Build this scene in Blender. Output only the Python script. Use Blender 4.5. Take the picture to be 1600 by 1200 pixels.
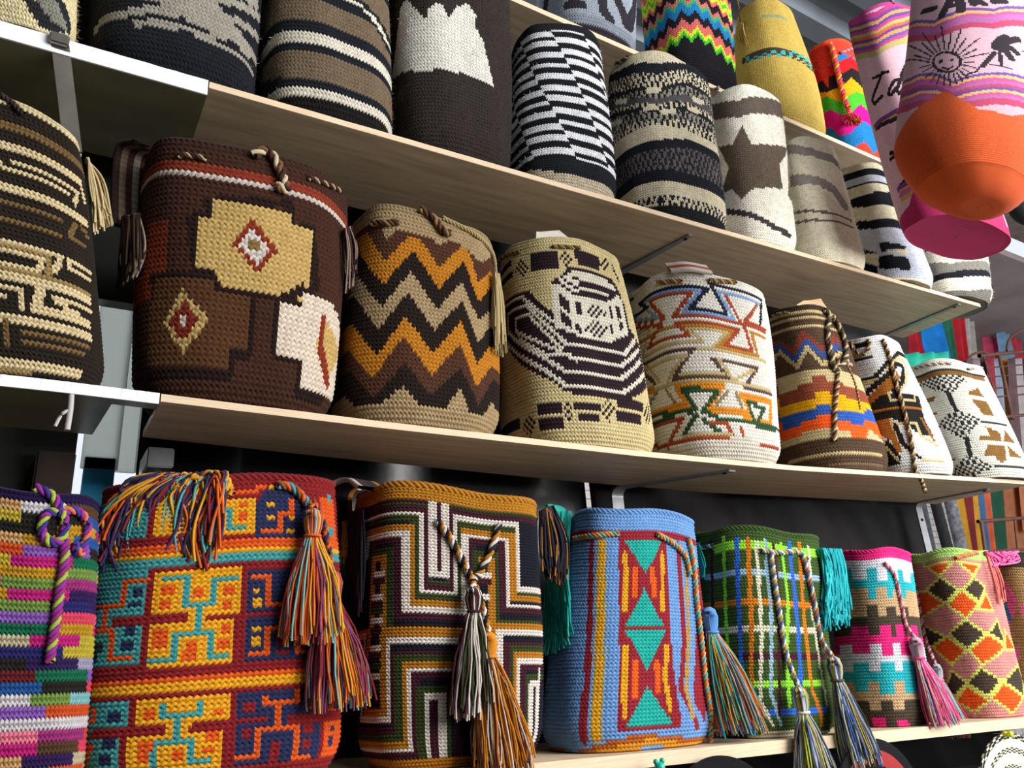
import bpy, bmesh, math, random
import numpy as np
from mathutils import Matrix, Vector, noise

# ------------------------------------------------------------------ camera, light, exposure
for o in list(bpy.data.objects): bpy.data.objects.remove(o)
SC = bpy.context.scene
COL = SC.collection
cam = bpy.data.objects.new('camera', bpy.data.cameras.new('camera')); COL.objects.link(cam)
cam.data.sensor_width = 36; cam.data.lens = 27.0; cam.data.clip_start = .02; cam.data.clip_end = 100
R3 = Matrix(((.8527429, -.12267276, -.50772133), (-.5181501, -.32140739, -.79260189), (-.06595473, .93896149, -.33764077)))
M4 = Matrix(((R3[0][0], R3[0][1], R3[0][2], 0), (R3[1][0], R3[1][1], R3[1][2], -1), (R3[2][0], R3[2][1], R3[2][2], 0), (0, 0, 0, 1)))
cam.matrix_world = M4
SC.camera = cam
SC.view_settings.view_transform = 'Standard'; SC.view_settings.look = 'None'
SC.view_settings.gamma = 1; SC.view_settings.use_curve_mapping = False
SC.view_settings.exposure = 0.0
W = bpy.data.worlds.new('world'); SC.world = W; W.use_nodes = True
bgn = W.node_tree.nodes['Background']; bgn.inputs[0].default_value = (.86, .92, 1.0, 1); bgn.inputs[1].default_value = 1.0
def area(name, loc, target, sx, sy, power, color):
    l = bpy.data.lights.new(name, 'AREA'); l.shape = 'RECTANGLE'; l.size = sx; l.size_y = sy; l.energy = power; l.color = color
    o = bpy.data.objects.new(name, l); COL.objects.link(o); o.location = loc
    o.rotation_euler = (Vector(target) - Vector(loc)).to_track_quat('-Z', 'Y').to_euler(); return o
area('street_daylight', (2.9, -2.6, 1.1), (1.8, 0, .65), 3.0, 2.2, 235, (1, .98, .95))
area('upper_fill_light', (1.0, -2.3, 1.95), (1.0, 0, .8), 2.0, .5, 20, (.96, .98, 1))  # fill lamp added to brighten the upper shelf bags, not a real fixture
area('gap_backlight', (.1, 1.5, .7), (.08, .3, .5), .8, .8, 14, (.95, 1, 1))  # lamp added behind the wall gap to brighten the white sheet

# ------------------------------------------------------------------ helpers
def lin(h):
    h = h.lstrip('#'); c = [int(h[i:i+2], 16) / 255 for i in (0, 2, 4)]
    return [x / 12.92 if x <= .04045 else ((x + .055) / 1.055) ** 2.4 for x in c]
def org(p):
    v = Vector((0, 0, 0))
    while p is not None: v = v + p.location; p = p.parent
    return v
def put(o, parent=None):
    COL.objects.link(o)
    if parent is not None: o.parent = parent
    return o
def tag(o, label=None, cat=None, group=None, kind=None):
    if label: o['label'] = label
    if cat: o['category'] = cat
    if group: o['group'] = group
    if kind: o['kind'] = kind
    return o
def empty(name, loc, label, cat, group=None):
    o = bpy.data.objects.new(name, None); o.location = loc; o.empty_display_size = .05; COL.objects.link(o)
    return tag(o, label, cat, group)
def mesh_np(name, V, Q, mat, parent=None, cols=None, uv=None, smooth=True):
    """V (n,3), Q (m,4) numpy; cols (m,3) linear per face; uv (m*4,2)"""
    me = bpy.data.meshes.new(name); V = np.asarray(V, np.float32); Q = np.asarray(Q, np.int32)
    if parent is not None: V = V - np.array(org(parent), np.float32)
    me.vertices.add(len(V)); me.vertices.foreach_set('co', V.ravel())
    k = Q.shape[1]
    me.loops.add(Q.size); me.loops.foreach_set('vertex_index', Q.ravel())
    me.polygons.add(len(Q)); me.polygons.foreach_set('loop_start', np.arange(0, Q.size, k, dtype=np.int32))
    me.polygons.foreach_set('loop_total', np.full(len(Q), k, np.int32))
    if smooth: me.polygons.foreach_set('use_smooth', np.ones(len(Q), bool))
    if uv is not None:
        l = me.uv_layers.new(name='UVMap'); l.data.foreach_set('uv', np.asarray(uv, np.float32).ravel())
    if cols is not None:
        a = me.attributes.new('Col', 'FLOAT_COLOR', 'FACE'); c = np.ones((len(Q), 4), np.float32); c[:, :3] = cols
        a.data.foreach_set('color', c.ravel())
    me.update(calc_edges=True); me.validate()
    me.materials.append(mat)
    return put(bpy.data.objects.new(name, me), parent)
def bm_obj(name, bm, mat, parent=None, smooth=False):
    me = bpy.data.meshes.new(name)
    bmesh.ops.recalc_face_normals(bm, faces=bm.faces)
    if parent is not None: bmesh.ops.translate(bm, verts=bm.verts, vec=-Vector(org(parent)))
    bm.to_mesh(me); bm.free(); me.materials.append(mat)
    if smooth:
        for p in me.polygons: p.use_smooth = True
    return put(bpy.data.objects.new(name, me), parent)
def box(bm, x0, x1, y0, y1, z0, z1, bev=0):
    r = bmesh.ops.create_cube(bm, size=1)
    for v in r['verts']: v.co = Vector((x0 + (v.co.x + .5) * (x1 - x0), y0 + (v.co.y + .5) * (y1 - y0), z0 + (v.co.z + .5) * (z1 - z0)))
    if bev:
        bmesh.ops.bevel(bm, geom=list({e for v in r['verts'] for e in v.link_edges}), offset=bev, segments=2, affect='EDGES')
def nodes(name):
    m = bpy.data.materials.new(name); m.use_nodes = True
    return m, m.node_tree, m.node_tree.nodes['Principled BSDF']
def N(nt, t, **kw):
    n = nt.nodes.new(t)
    for k, v in kw.items(): setattr(n, k, v)
    return n
def mathn(nt, op, a, b=None):
    n = N(nt, 'ShaderNodeMath', operation=op)
    for i, x in enumerate((a, b)):
        if x is None: continue
        if isinstance(x, (int, float)): n.inputs[i].default_value = x
        else: nt.links.new(x, n.inputs[i])
    return n.outputs[0]
def knit_mat(name, fuzz, bump, skew=.35, var=.25):
    m, nt, b = nodes(name); L = nt.links.new
    at = N(nt, 'ShaderNodeAttribute', attribute_name='Col'); uv = N(nt, 'ShaderNodeUVMap'); sx = N(nt, 'ShaderNodeSeparateXYZ'); L(uv.outputs[0], sx.inputs[0])
    u, v = sx.outputs[0], sx.outputs[1]
    fv = mathn(nt, 'FRACT', v); ph = mathn(nt, 'ADD', u, mathn(nt, 'ADD', mathn(nt, 'MULTIPLY', mathn(nt, 'FLOOR', v), .5), mathn(nt, 'MULTIPLY', fv, skew)))
    w = mathn(nt, 'ABSOLUTE', mathn(nt, 'SINE', mathn(nt, 'MULTIPLY', ph, math.pi)))
    w2 = mathn(nt, 'SINE', mathn(nt, 'MULTIPLY', fv, math.pi))
    tc = N(nt, 'ShaderNodeTexCoord'); nz = N(nt, 'ShaderNodeTexNoise'); nz.inputs['Scale'].default_value = 420; nz.inputs['Detail'].default_value = 3
    L(tc.outputs['Object'], nz.inputs['Vector'])
    n2 = N(nt, 'ShaderNodeTexNoise'); n2.inputs['Scale'].default_value = 60; n2.inputs['Detail'].default_value = 4; L(tc.outputs['Object'], n2.inputs['Vector'])
    h = mathn(nt, 'ADD', mathn(nt, 'MULTIPLY', w, .34), mathn(nt, 'ADD', mathn(nt, 'MULTIPLY', w2, 1.15), mathn(nt, 'MULTIPLY', nz.outputs[0], fuzz)))
    bp = N(nt, 'ShaderNodeBump'); bp.inputs['Strength'].default_value = .9; bp.inputs['Distance'].default_value = bump; L(h, bp.inputs['Height']); L(bp.outputs[0], b.inputs['Normal'])
    k = mathn(nt, 'ADD', 1 - var * .9, mathn(nt, 'MULTIPLY', mathn(nt, 'ADD', mathn(nt, 'MULTIPLY', nz.outputs[0], .6 + fuzz * .5), mathn(nt, 'MULTIPLY', n2.outputs[0], .9)), var))
    mx = N(nt, 'ShaderNodeVectorMath', operation='SCALE'); L(at.outputs['Color'], mx.inputs[0]); L(k, mx.inputs['Scale'])
    L(mx.outputs[0], b.inputs['Base Color']); b.inputs['Roughness'].default_value = .92; b.inputs['Specular IOR Level'].default_value = .12
    b.inputs['Sheen Weight'].default_value = .04; b.inputs['Sheen Roughness'].default_value = .5
    return m
CROCHET = knit_mat('crochet_cotton', .35, .0016)
WOOL = knit_mat('felted_wool', 1.5, .0014, skew=.5, var=.5)
CLOTH = knit_mat('woven_cotton', .5, .0003, skew=0, var=.12)
def yarn_mat():
    m, nt, b = nodes('yarn'); at = N(nt, 'ShaderNodeAttribute', attribute_name='Col'); nt.links.new(at.outputs['Color'], b.inputs['Base Color'])
    tc = N(nt, 'ShaderNodeTexCoord'); wv = N(nt, 'ShaderNodeTexNoise'); wv.inputs['Scale'].default_value = 900
    nt.links.new(tc.outputs['Object'], wv.inputs['Vector']); bp = N(nt, 'ShaderNodeBump'); bp.inputs['Distance'].default_value = .0006
    nt.links.new(wv.outputs[0], bp.inputs['Height']); nt.links.new(bp.outputs[0], b.inputs['Normal'])
    b.inputs['Roughness'].default_value = .85; b.inputs['Specular IOR Level'].default_value = .2; b.inputs['Sheen Weight'].default_value = .05
    return m
YARN = yarn_mat()
def plain(name, col, rough=.6, metal=0, noise_amt=.15, scale=20, bump=0, stretch=None, spec=.4):
    m, nt, b = nodes(name); L = nt.links.new
    tc = N(nt, 'ShaderNodeTexCoord'); mp = N(nt, 'ShaderNodeMapping'); L(tc.outputs['Object'], mp.inputs[0])
    if stretch: mp.inputs['Scale'].default_value = stretch
    nz = N(nt, 'ShaderNodeTexNoise'); nz.inputs['Scale'].default_value = scale; nz.inputs['Detail'].default_value = 6; L(mp.outputs[0], nz.inputs['Vector'])
    rp = N(nt, 'ShaderNodeValToRGB'); c = lin(col); a = 1 - noise_amt * 1.6; z = 1 + noise_amt * 1.4
    rp.color_ramp.elements[0].position = .3; rp.color_ramp.elements[1].position = .7
    rp.color_ramp.elements[0].color = (*[x * a for x in c], 1); rp.color_ramp.elements[1].color = (*[min(1, x * z) for x in c], 1)
    L(nz.outputs[0], rp.inputs[0]); L(rp.outputs[0], b.inputs['Base Color'])
    b.inputs['Roughness'].default_value = rough; b.inputs['Metallic'].default_value = metal; b.inputs['Specular IOR Level'].default_value = spec
    if bump:
        bp = N(nt, 'ShaderNodeBump'); bp.inputs['Distance'].default_value = bump; L(nz.outputs[0], bp.inputs['Height']); L(bp.outputs[0], b.inputs['Normal'])
    return m
PLY = plain('birch_plywood', '#b7a288', .55, noise_amt=.13, scale=5, stretch=(1.2, 14, 14), spec=.3)
PLYEDGE = plain('plywood_edge', '#d8c0a0', .6, noise_amt=.10, scale=9, stretch=(2, 2, 90))
OLDBOARD = plain('stained_board', '#6a664e', .35, noise_amt=.25, scale=3, stretch=(1, 3, 3))
WHITE_LAM = plain('chipped_white_laminate', '#eef1f6', .35, noise_amt=.05, scale=30)
GREYMETAL = plain('painted_steel_grey', '#8e8f93', .42, metal=.5, noise_amt=.08, scale=40)
PAPER = plain('crumpled_paper', '#cfcabd', .8, noise_amt=.05, scale=12, bump=.002)
CARD = plain('brown_wrapping_paper', '#c3a681', .8, noise_amt=.07, scale=12, bump=.002)

# ------------------------------------------------------------------ bag surface
def surf(P, u, v, smooth=False):
    x0, a0, x1, a1, z0, h, tilt, cy, b, n, bul, seed, rr, sh, sl = P
    u = np.asarray(u, float); v = np.asarray(v, float)
    ph = 2 * np.pi * (u - .5); s = np.sin(ph); c = -np.cos(ph)
    r = (np.abs(s) ** n + np.abs(c) ** n) ** (-1 / n)
    hh = v * h; k = np.clip(1 - hh / rr, 0, 1)
    rf = 1 - sh * k * k + bul * np.sin(np.pi * np.clip(v, 0, 1)) - .03 * np.clip((v - .9) / .1, 0, 1) ** 2
    w = 1 + .014 * np.sin(3 * ph + seed + 4 * v) * np.sin(np.pi * v) + .012 * np.sin(5 * ph + seed * 2.3 - 3 * v) * v + .008 * np.sin(9 * ph + seed + 6 * v)
    a = (a0 + (a1 - a0) * v) * rf * w * r; bb = b * (a0 + (a1 - a0) * v) * rf * w * r
    x = x0 + (x1 - x0) * v + a * s
    return np.stack([x, cy + bb * c, z0 + hh + sl * (x - x0) + tilt * v * a * s + .003 * v * v * np.sin(4 * ph + seed * 3)], -1)
def inpoly(U, V, p):
    p = np.asarray(p).reshape(-1, 2); r = np.zeros(U.shape, bool); j = len(p) - 1
    for i in range(len(p)):
        (xi, yi), (xj, yj) = p[i], p[j]
        if yi != yj:
            r ^= ((yi > V) != (yj > V)) & (U < (xj - xi) * (V - yi) / (yj - yi) + xi)
        j = i
    return r
def nearline(U, V, p, w):
    p = np.asarray(p).reshape(-1, 2); r = np.zeros(U.shape, bool)
    for a, b in zip(p[:-1], p[1:]):
        d = b - a; L2 = max(d @ d, 1e-9); t = np.clip(((U - a[0]) * d[0] + (V - a[1]) * d[1]) / L2, 0, 1)
        r |= ((U - a[0] - t * d[0]) ** 2 + (V - a[1] - t * d[1]) ** 2) < (w / 2) ** 2
    return r
PALF = ['#a81a68', '#2a1748', '#b8451c', '#347a28', '#a87c1c', '#1e1b18', '#5a1a1c', '#8e86a0', '#1d4a86', '#6fa3a8', '#a89c80', '#7a4fa0', '#0f5a3e', '#d06a80', '#4a3320', '#64803a', '#23205a', '#c43a52', '#b48a5a', '#b9b4b8', '#a8962e', '#8a2a66']
def pattern(n, m, uc, base, ops, seed):
    """colour of every stitch: index grid over an unwrapped window centred on uc"""
    rng = np.random.default_rng(int(seed * 100)); c0 = int(math.floor((uc - .5) * n))
    U, V = np.meshgrid((np.arange(n * 2) + .5) / 2 + c0, np.arange(m) + .5); n0 = n; n = n * 2
    C = np.zeros((m, n, 3)); C[:] = lin(base)
    tweed = (((np.arange(n)[None, :] // 2 + (np.arange(m)[:, None] // 3)) % 2) == 0)
    def paint(mask, c):
        if c.startswith('t'):
            a, b = c[1:].split('/'); m1 = tweed ^ (rng.random(C.shape[:2]) < .12)
            C[mask & m1] = lin(a); C[mask & ~m1] = lin(b)
        else: C[mask] = lin(c)
    for op in ops:
        k = op[0]
        if k == 'P': paint(inpoly(U, V, op[2]), op[1])
        elif k == 'S': paint(nearline(U, V, op[3], op[2]), op[1])
        elif k == 'D':
            p = np.asarray(op[2]).reshape(-1, 2); p = p[np.argsort(p[:, 0], kind='stable')]; paint(V < np.interp(U, p[:, 0], p[:, 1]), op[1])
        elif k == 'X':
            q = inpoly(U, V, op[3]); g = op[4] if len(op) > 4 else 1; ch = ((np.floor(U / g) + np.floor(V / (g * 1.0))) % 2) == 0
            if op[2]: paint(q, op[2])
            paint(q & ch, op[1])
        elif k == 'Q':
            for i in range(0, len(op[3]), 2): paint((np.abs(U - op[3][i]) < op[2]) & (np.abs(V - op[3][i + 1]) < op[2]), op[1])
        elif k == 'F' and op[1] == 'patchrows':
            for j in range(m):
                if j % 2 == 0: row = j
                if j >= m - 2: C[j] = lin('#1d1038'); continue
                if j % 2 == 0:
                    i = 0; line = np.zeros((n, 3)); last = -1
                    while i < n:
                        q = int(rng.integers(0, len(PALF))); L = int(rng.integers(18, 36)); line[i:i + L] = lin(PALF[q]); i += L
                C[j] = line
        elif k == 'F' and op[1] == 'brokenstripes':
            Wd = n0 / 8; ph = np.floor((U + .35 * V) / Wd); q = ((V - 2.2 * ph) % 5.6) < 2.8; ok = (V > op[2]) & (V < m - 4)
            paint(ok, '#101319'); paint(ok & q, '#d6d6da')
        elif k == 'F' and op[1] == 'zigzag':
            lay = op[2]; amp, per, th, v0 = op[3:7]
            tri = np.abs(((U / per) % 1) - .5) * 2; tt = V - v0 - amp * (1 - tri) - 2.2 * np.sin(U / n0 * 6 * np.pi)
            idx = np.floor(tt / th).astype(int)
            for q in range(0, int(m / th) + 3): paint((idx == q) & (tt >= 0), lay[q % len(lay)])
    rear = (np.arange(n) < .22 * n) | (np.arange(n) >= .78 * n); src = (np.arange(n) + n // 2) % n
    C2 = C.copy(); C2[:, rear] = C[:, src[rear]]
    return np.roll(C2, (c0 * 2) % n, axis=1)
def body_mesh(P, n, m, C, mat, root, relief, tooth, seed, colstep=2, rimcol=None, rim=2):
    rng = np.random.default_rng(int(seed * 77) + 5)
    nc = n * colstep; rows = 2 * m + 1
    u = np.arange(nc) / nc; v = np.arange(rows) / (2 * m)
    UU, VV = np.meshgrid(u, v); Vj = VV.copy()
    if tooth:
        t = tooth * (np.where(np.arange(nc) % 2 == 0, 1, -1))[None, :] / m * .5
        Vj[2:-1:2, :] += t * np.ones((len(range(2, rows - 1, 2)), 1))
    S = surf(P, UU, Vj)
    du = surf(P, UU + 1e-3, Vj) - surf(P, UU - 1e-3, Vj); dv = surf(P, UU, Vj + 1e-3) - surf(P, UU, Vj - 1e-3)
    Nn = np.cross(du, dv); Nn /= np.linalg.norm(Nn, axis=-1, keepdims=True) + 1e-12
    off = np.zeros_like(UU); off[1::2, :] = relief
    off += (rng.random(UU.shape) - .5) * relief * .35
    off[-1 - 2 * rim:, :] += relief * .7
    S = S + Nn * off[..., None]
    # inner lip: three rows going down inside
    x0, a0, x1, a1, z0, h, tilt, cy, b = P[:9]
    cen = np.array([x1, cy, 0]); top = S[-1]; ins = []
    for k, (f, dz) in enumerate(((.955, -.001), (.93, -.012), (.92, -.04))):
        q = top.copy(); q[:, :2] = cen[:2] + (q[:, :2] - cen[:2]) * f; q[:, 2] += dz; ins.append(q)
    Vt = np.concatenate([S.reshape(-1, 3)] + ins); R = rows + 3
    i = np.arange(nc); j = np.arange(R - 1); I, J = np.meshgrid(i, j)
    Q = np.stack([J * nc + I, J * nc + (I + 1) % nc, (J + 1) * nc + (I + 1) % nc, (J + 1) * nc + I], -1).reshape(-1, 4)
    jj = np.clip(J // 2, 0, m - 1); ii = I // colstep
    cc = C[jj, I * 2 // colstep]; br = 1 + (rng.random((m, n)) - .5) * .16
    if rimcol is not None: cc = np.where((jj >= m - rim)[..., None], np.array(lin(rimcol)), cc)
    cc = cc * br[jj, ii][..., None]
    uvs = np.stack([np.stack([I / colstep, J / 2], -1), np.stack([(I + 1) / colstep, J / 2], -1), np.stack([(I + 1) / colstep, (J + 1) / 2], -1), np.stack([I / colstep, (J + 1) / 2], -1)], 2)
    return mesh_np('body', Vt, Q, mat, root, cc.reshape(-1, 3), uvs.reshape(-1, 2))
def base_mesh(P, root, mat, cols, seed):
    x0, a0, x1, a1, z0, h, tilt, cy, b = P[:9]
    nc = 96; u = np.arange(nc) / nc; ring = surf(P, u, np.zeros(nc)); cen = np.array([x0, cy, z0 + .001]); nr = 15; rings = []
    for k in range(nr):
        f = max(.003, 1 - k / (nr - 1)); q = cen + (ring - cen) * f; q[:, 2] = z0 + .0015 * (k % 2) + (.004 if P[12] == .045 else -.03) * math.sin(min(1, k / 9) * 1.57); rings.append(q)
    V = np.concatenate(rings); Q = []; cc = []
    I = np.arange(nc)
    for k in range(nr - 1):
        Q.append(np.stack([k * nc + (I + 1) % nc, k * nc + I, (k + 1) * nc + I, (k + 1) * nc + (I + 1) % nc], -1)); cc += [lin(cols[k // 2 % len(cols)])] * nc
    Q = np.concatenate(Q); last = (nr - 1) * nc
    uv = np.zeros((len(Q) * 4, 2))
    return mesh_np('base', V, Q, mat, root, np.array(cc), uv)
def stuffing(P, root, mat, v=.93, tuft=None, seed=1):
    """crumpled paper that fills the bag up to just below its rim, with an optional corner sticking out"""
    nc, nr = 40, 9; u = np.arange(nc) / nc; ring = surf(P, u, np.full(nc, v)); cen = ring.mean(0); V = []; rng = random.Random(seed)
    for k in range(nr):
        f = .93 * (1 - k / (nr - .3)); q = cen + (ring - cen) * f
        q[:, 2] += .022 * math.sin(k / nr * 1.5) + np.array([rng.uniform(-.006, .006) for _ in range(nc)]) * (1 if k else 0)
        V.append(q)
    V = np.concatenate(V); I = np.arange(nc); Q = []
    for k in range(nr - 1): Q.append(np.stack([k * nc + I, k * nc + (I + 1) % nc, (k + 1) * nc + (I + 1) % nc, (k + 1) * nc + I], -1))
    o = mesh_np('paper_stuffing', V, np.concatenate(Q), mat, root, None, None, smooth=False)
    o['label'] = 'crumpled paper stuffing inside the bag'
    return o
def tubes(name, paths, radii, colors, parent, sides=5, mat=None, seg_cols=False):
    """many tubes joined into one mesh: paths list of (k,3); colors list of hex per tube (or list per segment)"""
    Vs, Qs, Cs = [], [], []; base = 0
    for p, r, c in zip(paths, radii, colors):
        p = np.asarray(p, float); k = len(p); t = np.gradient(p, axis=0); t /= np.linalg.norm(t, axis=1, keepdims=True) + 1e-12
        ref = np.where(np.abs(t[:, 2:3]) > .9, np.array([[1., 0, 0]]), np.array([[0, 0, 1.]])); a = np.cross(t, ref); a /= np.linalg.norm(a, axis=1, keepdims=True) + 1e-12; b = np.cross(t, a)
        an = np.arange(sides) * 2 * np.pi / sides; rr = np.broadcast_to(np.asarray(r, float), (k,))
        V = p[:, None] + rr[:, None, None] * (a[:, None] * np.cos(an)[None, :, None] + b[:, None] * np.sin(an)[None, :, None])
        Vs.append(V.reshape(-1, 3)); I, J = np.meshgrid(np.arange(sides), np.arange(k - 1))
        Qs.append((np.stack([J * sides + I, J * sides + (I + 1) % sides, (J + 1) * sides + (I + 1) % sides, (J + 1) * sides + I], -1).reshape(-1, 4)) + base)
        if isinstance(c, str): Cs.append(np.tile(lin(c), ((k - 1) * sides, 1)))
        else: Cs.append(np.repeat(np.array([lin(x) for x in c]), sides, axis=0))
        base += k * sides
    return mesh_np(name, np.concatenate(Vs), np.concatenate(Qs), mat or YARN, parent, np.concatenate(Cs))
def smooth_path(pts, n):
    p = np.asarray(pts, float); p = np.vstack([2 * p[0] - p[1], p, 2 * p[-1] - p[-2]]); out = []
    m = len(p) - 3
    for s in np.linspace(0, m - 1e-6, n):
        i = int(s); t = s - i; a, b, c, d = p[i:i + 4]
        out.append(.5 * ((2 * b) + (-a + c) * t + (2 * a - 5 * b + 4 * c - d) * t * t + (-a + 3 * b - 3 * c + d) * t ** 3))
    return np.array(out)
def braid(name, pts, r, cols, parent, turns=None):
    """plaited cord: three strands wound round the path"""
    L = sum(np.linalg.norm(np.subtract(a, b)) for a, b in zip(pts[:-1], pts[1:])); n = max(12, int(L / (r * .5)))
    c = smooth_path(pts, n); t = np.gradient(c, axis=0); t /= np.linalg.norm(t, axis=1, keepdims=True) + 1e-12
    ref = np.array([[0, 1., 0.2]]); a = np.cross(t, ref); a /= np.linalg.norm(a, axis=1, keepdims=True) + 1e-12; b = np.cross(t, a)
    s = np.linspace(0, L, n); w = 2 * np.pi / (r * 4.2); paths = []
    for k in range(3):
        ph = w * s + k * 2.094; paths.append(c + .62 * r * (a * np.cos(ph)[:, None] + b * .8 * np.sin(ph)[:, None]))
    return tubes(name, paths, [r * .52] * 3, [cols[k % len(cols)] for k in range(3)], parent, 6)
def tassel(top, L, cols, parent, seed, lean=(0, 0, 0), headr=.010, spread=.022, n=70, headcol=None, tie=None, yaway=-.004):
    """head knot, tie and skirt of separate threads hanging from top"""
    rng = random.Random(seed); top = np.array(top, float); paths, rad, cc = [], [], []
    hl = headr * 2.6
    hp = [top, top + [0, 0, -hl * .12], top + [0, 0, -hl * .4], top + [0, 0, -hl * .75], top + [0, 0, -hl]]
    paths2 = []
    for k in range(26):
        a = k / 26 * 6.283; d = np.array([math.cos(a), math.sin(a) * .8, 0]); paths2.append([top + d * headr * f + np.array([0, 0, -hl * z]) for f, z in ((.15, 0), (.62, .1), (.85, .38), (.72, .72), (.45, 1))])
    head = tubes('tassel', paths2, [headr * .2] * 26, [(headcol or cols)[k % len(headcol or cols)] for k in range(26)], parent, 5)
    tubes('head_core', [[top + [0, 0, -hl * z] for z in (.02, .15, .4, .7, .95)]], [[headr * f for f in (.2, .6, .82, .7, .45)]], [(headcol or cols)[0]], head, 10)
    an = np.linspace(0, 2 * np.pi, 17); tp = np.stack([top[0] + np.cos(an) * headr * .75, top[1] + np.sin(an) * headr * .62, np.full(17, top[2] - hl)], -1)
    tubes('tie', [tp], [headr * .16], [tie or cols[0]], head, 5)
    ld = np.array(lean, float)
    for k in range(int(n * 1.7)):
        a = rng.uniform(0, 6.283); q = rng.random() ** .5; d = np.array([math.cos(a), math.sin(a) * .55, 0]); l = L * rng.uniform(.9, 1.04) - hl
        s0 = top + [0, 0, -hl * .9] + d * headr * .6 * q; wob = rng.uniform(-.003, .003); wob2 = rng.uniform(-.003, .003); pts = []
        for t in (0, .12, .3, .5, .7, .86, 1):
            f = headr * .55 * q + spread * q * (1 - (1 - t) ** 1.8)
            pts.append(top + [0, 0, -hl * .9 - l * t] + d * f + ld * t + np.array([wob * math.sin(t * 9 + k), yaway * t, 0]) + np.array([wob2 * t, 0, 0]))
        paths.append(pts); rad.append([.0013] * 7); cc.append(cols[rng.randrange(len(cols))])
    sk = tubes('threads', paths, rad, cc, head, 4); sk['kind'] = 'stuff'
    return head
def fringe(name, rows, n, cols, parent, seed, r=.0014, wob=.006):
    """loose threads: rows = list of cross lines [(p,q),...] the threads run through in order"""
    rng = random.Random(seed); paths, cc = [], []
    rows = [(np.array(a, float), np.array(b, float)) for a, b in rows]; k = len(rows)
    for i in range(n):
        t = rng.random(); ph = rng.uniform(0, 6); end = rng.uniform(.66, 1.0); dy = rng.uniform(-.006, .006); pts = []
        for j, (a, b) in enumerate(rows):
            tt = min(1, max(0, t + rng.uniform(-.2, .2) * j / max(1, k - 1))); pts.append(a + (b - a) * tt + [math.sin(ph + j * 1.7) * wob * .6 * (j > 0), dy, math.cos(ph + j) * wob * (j > 0)])
        pp = smooth_path(pts, 4 * k); pp = pp[:max(4, int(len(pp) * end))]; paths.append(pp); cc.append(cols[rng.randrange(len(cols))])
    o = tubes(name, paths, [r] * n, cc, parent, 4); return o
def ribbon(name, pts, width, thick, cols, parent, side=(1, 0, 0)):
    """woven strap: a band with coloured lengthwise stripes following pts; side = across direction"""
    c = smooth_path(pts, 40); k = len(cols) * 2; V = []; sd = np.array(side, float); sd /= np.linalg.norm(sd)
    t = np.gradient(c, axis=0); t /= np.linalg.norm(t, axis=1, keepdims=True) + 1e-12; nn = np.cross(t, sd[None]); nn /= np.linalg.norm(nn, axis=1, keepdims=True) + 1e-12
    prof = [((i / k - .5) * width, thick / 2 + (.0009 if i % 2 else 0)) for i in range(k + 1)] + [((.5 - i / k) * width, -thick / 2) for i in range(k + 1)]
    for (a, b) in prof: V.append(c + sd * a + nn * b)
    V = np.stack(V, 1); m = len(prof); I, J = np.meshgrid(np.arange(m), np.arange(len(c) - 1))
    Q = np.stack([J * m + I, J * m + (I + 1) % m, (J + 1) * m + (I + 1) % m, (J + 1) * m + I], -1).reshape(-1, 4)
    ci = [(i // 2) for i in range(k)] + [len(cols) - 1] + [(k - 1 - i) // 2 for i in range(k)] + [0]; ci = (ci + [0] * m)[:m]
    cc = np.array([lin(cols[min(len(cols) - 1, max(0, x))]) for x in ci]); CC = np.tile(cc, (len(c) - 1, 1))
    CC = CC * (1 - .25 * ((J.reshape(-1) % 2)[:, None]))
    return mesh_np(name, V.reshape(-1, 3), Q, YARN, parent, CC)
def fuzz(P, C, n, m, root, cnt=5200):
    """loose wool fibres standing off the felted surface"""
    rng = np.random.default_rng(int(P[11] * 10)); u = rng.random(cnt); v = rng.random(cnt) * .995
    S = surf(P, u, v); du = surf(P, u + 1e-3, v) - surf(P, u - 1e-3, v); dv = surf(P, u, v + 1e-3) - surf(P, u, v - 1e-3)
    Nn = np.cross(du, dv); Nn /= np.linalg.norm(Nn, axis=1, keepdims=True); T = rng.normal(size=(cnt, 3)); T /= np.linalg.norm(T, axis=1, keepdims=True)
    L = rng.uniform(.002, .0055, (cnt, 1)); d = Nn * .7 + T * .7; s = np.cross(d, rng.normal(size=(cnt, 3))); s /= np.linalg.norm(s, axis=1, keepdims=True)
    A = S + Nn * .0006; V = np.stack([A - s * .00022, A + s * .00022, A + d * L * .6 + s * .0002, A + d * L + T * L * .4], 1).reshape(-1, 3)
    Q = np.arange(cnt * 4).reshape(-1, 4); cc = C[np.clip((v * m).astype(int), 0, m - 1), np.clip((u * n * 2).astype(int), 0, 2 * n - 1)] * 1.25 + .01
    o = mesh_np('wool_fibres', V, Q, YARN, root, cc, None, smooth=False); o['kind'] = 'stuff'
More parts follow.
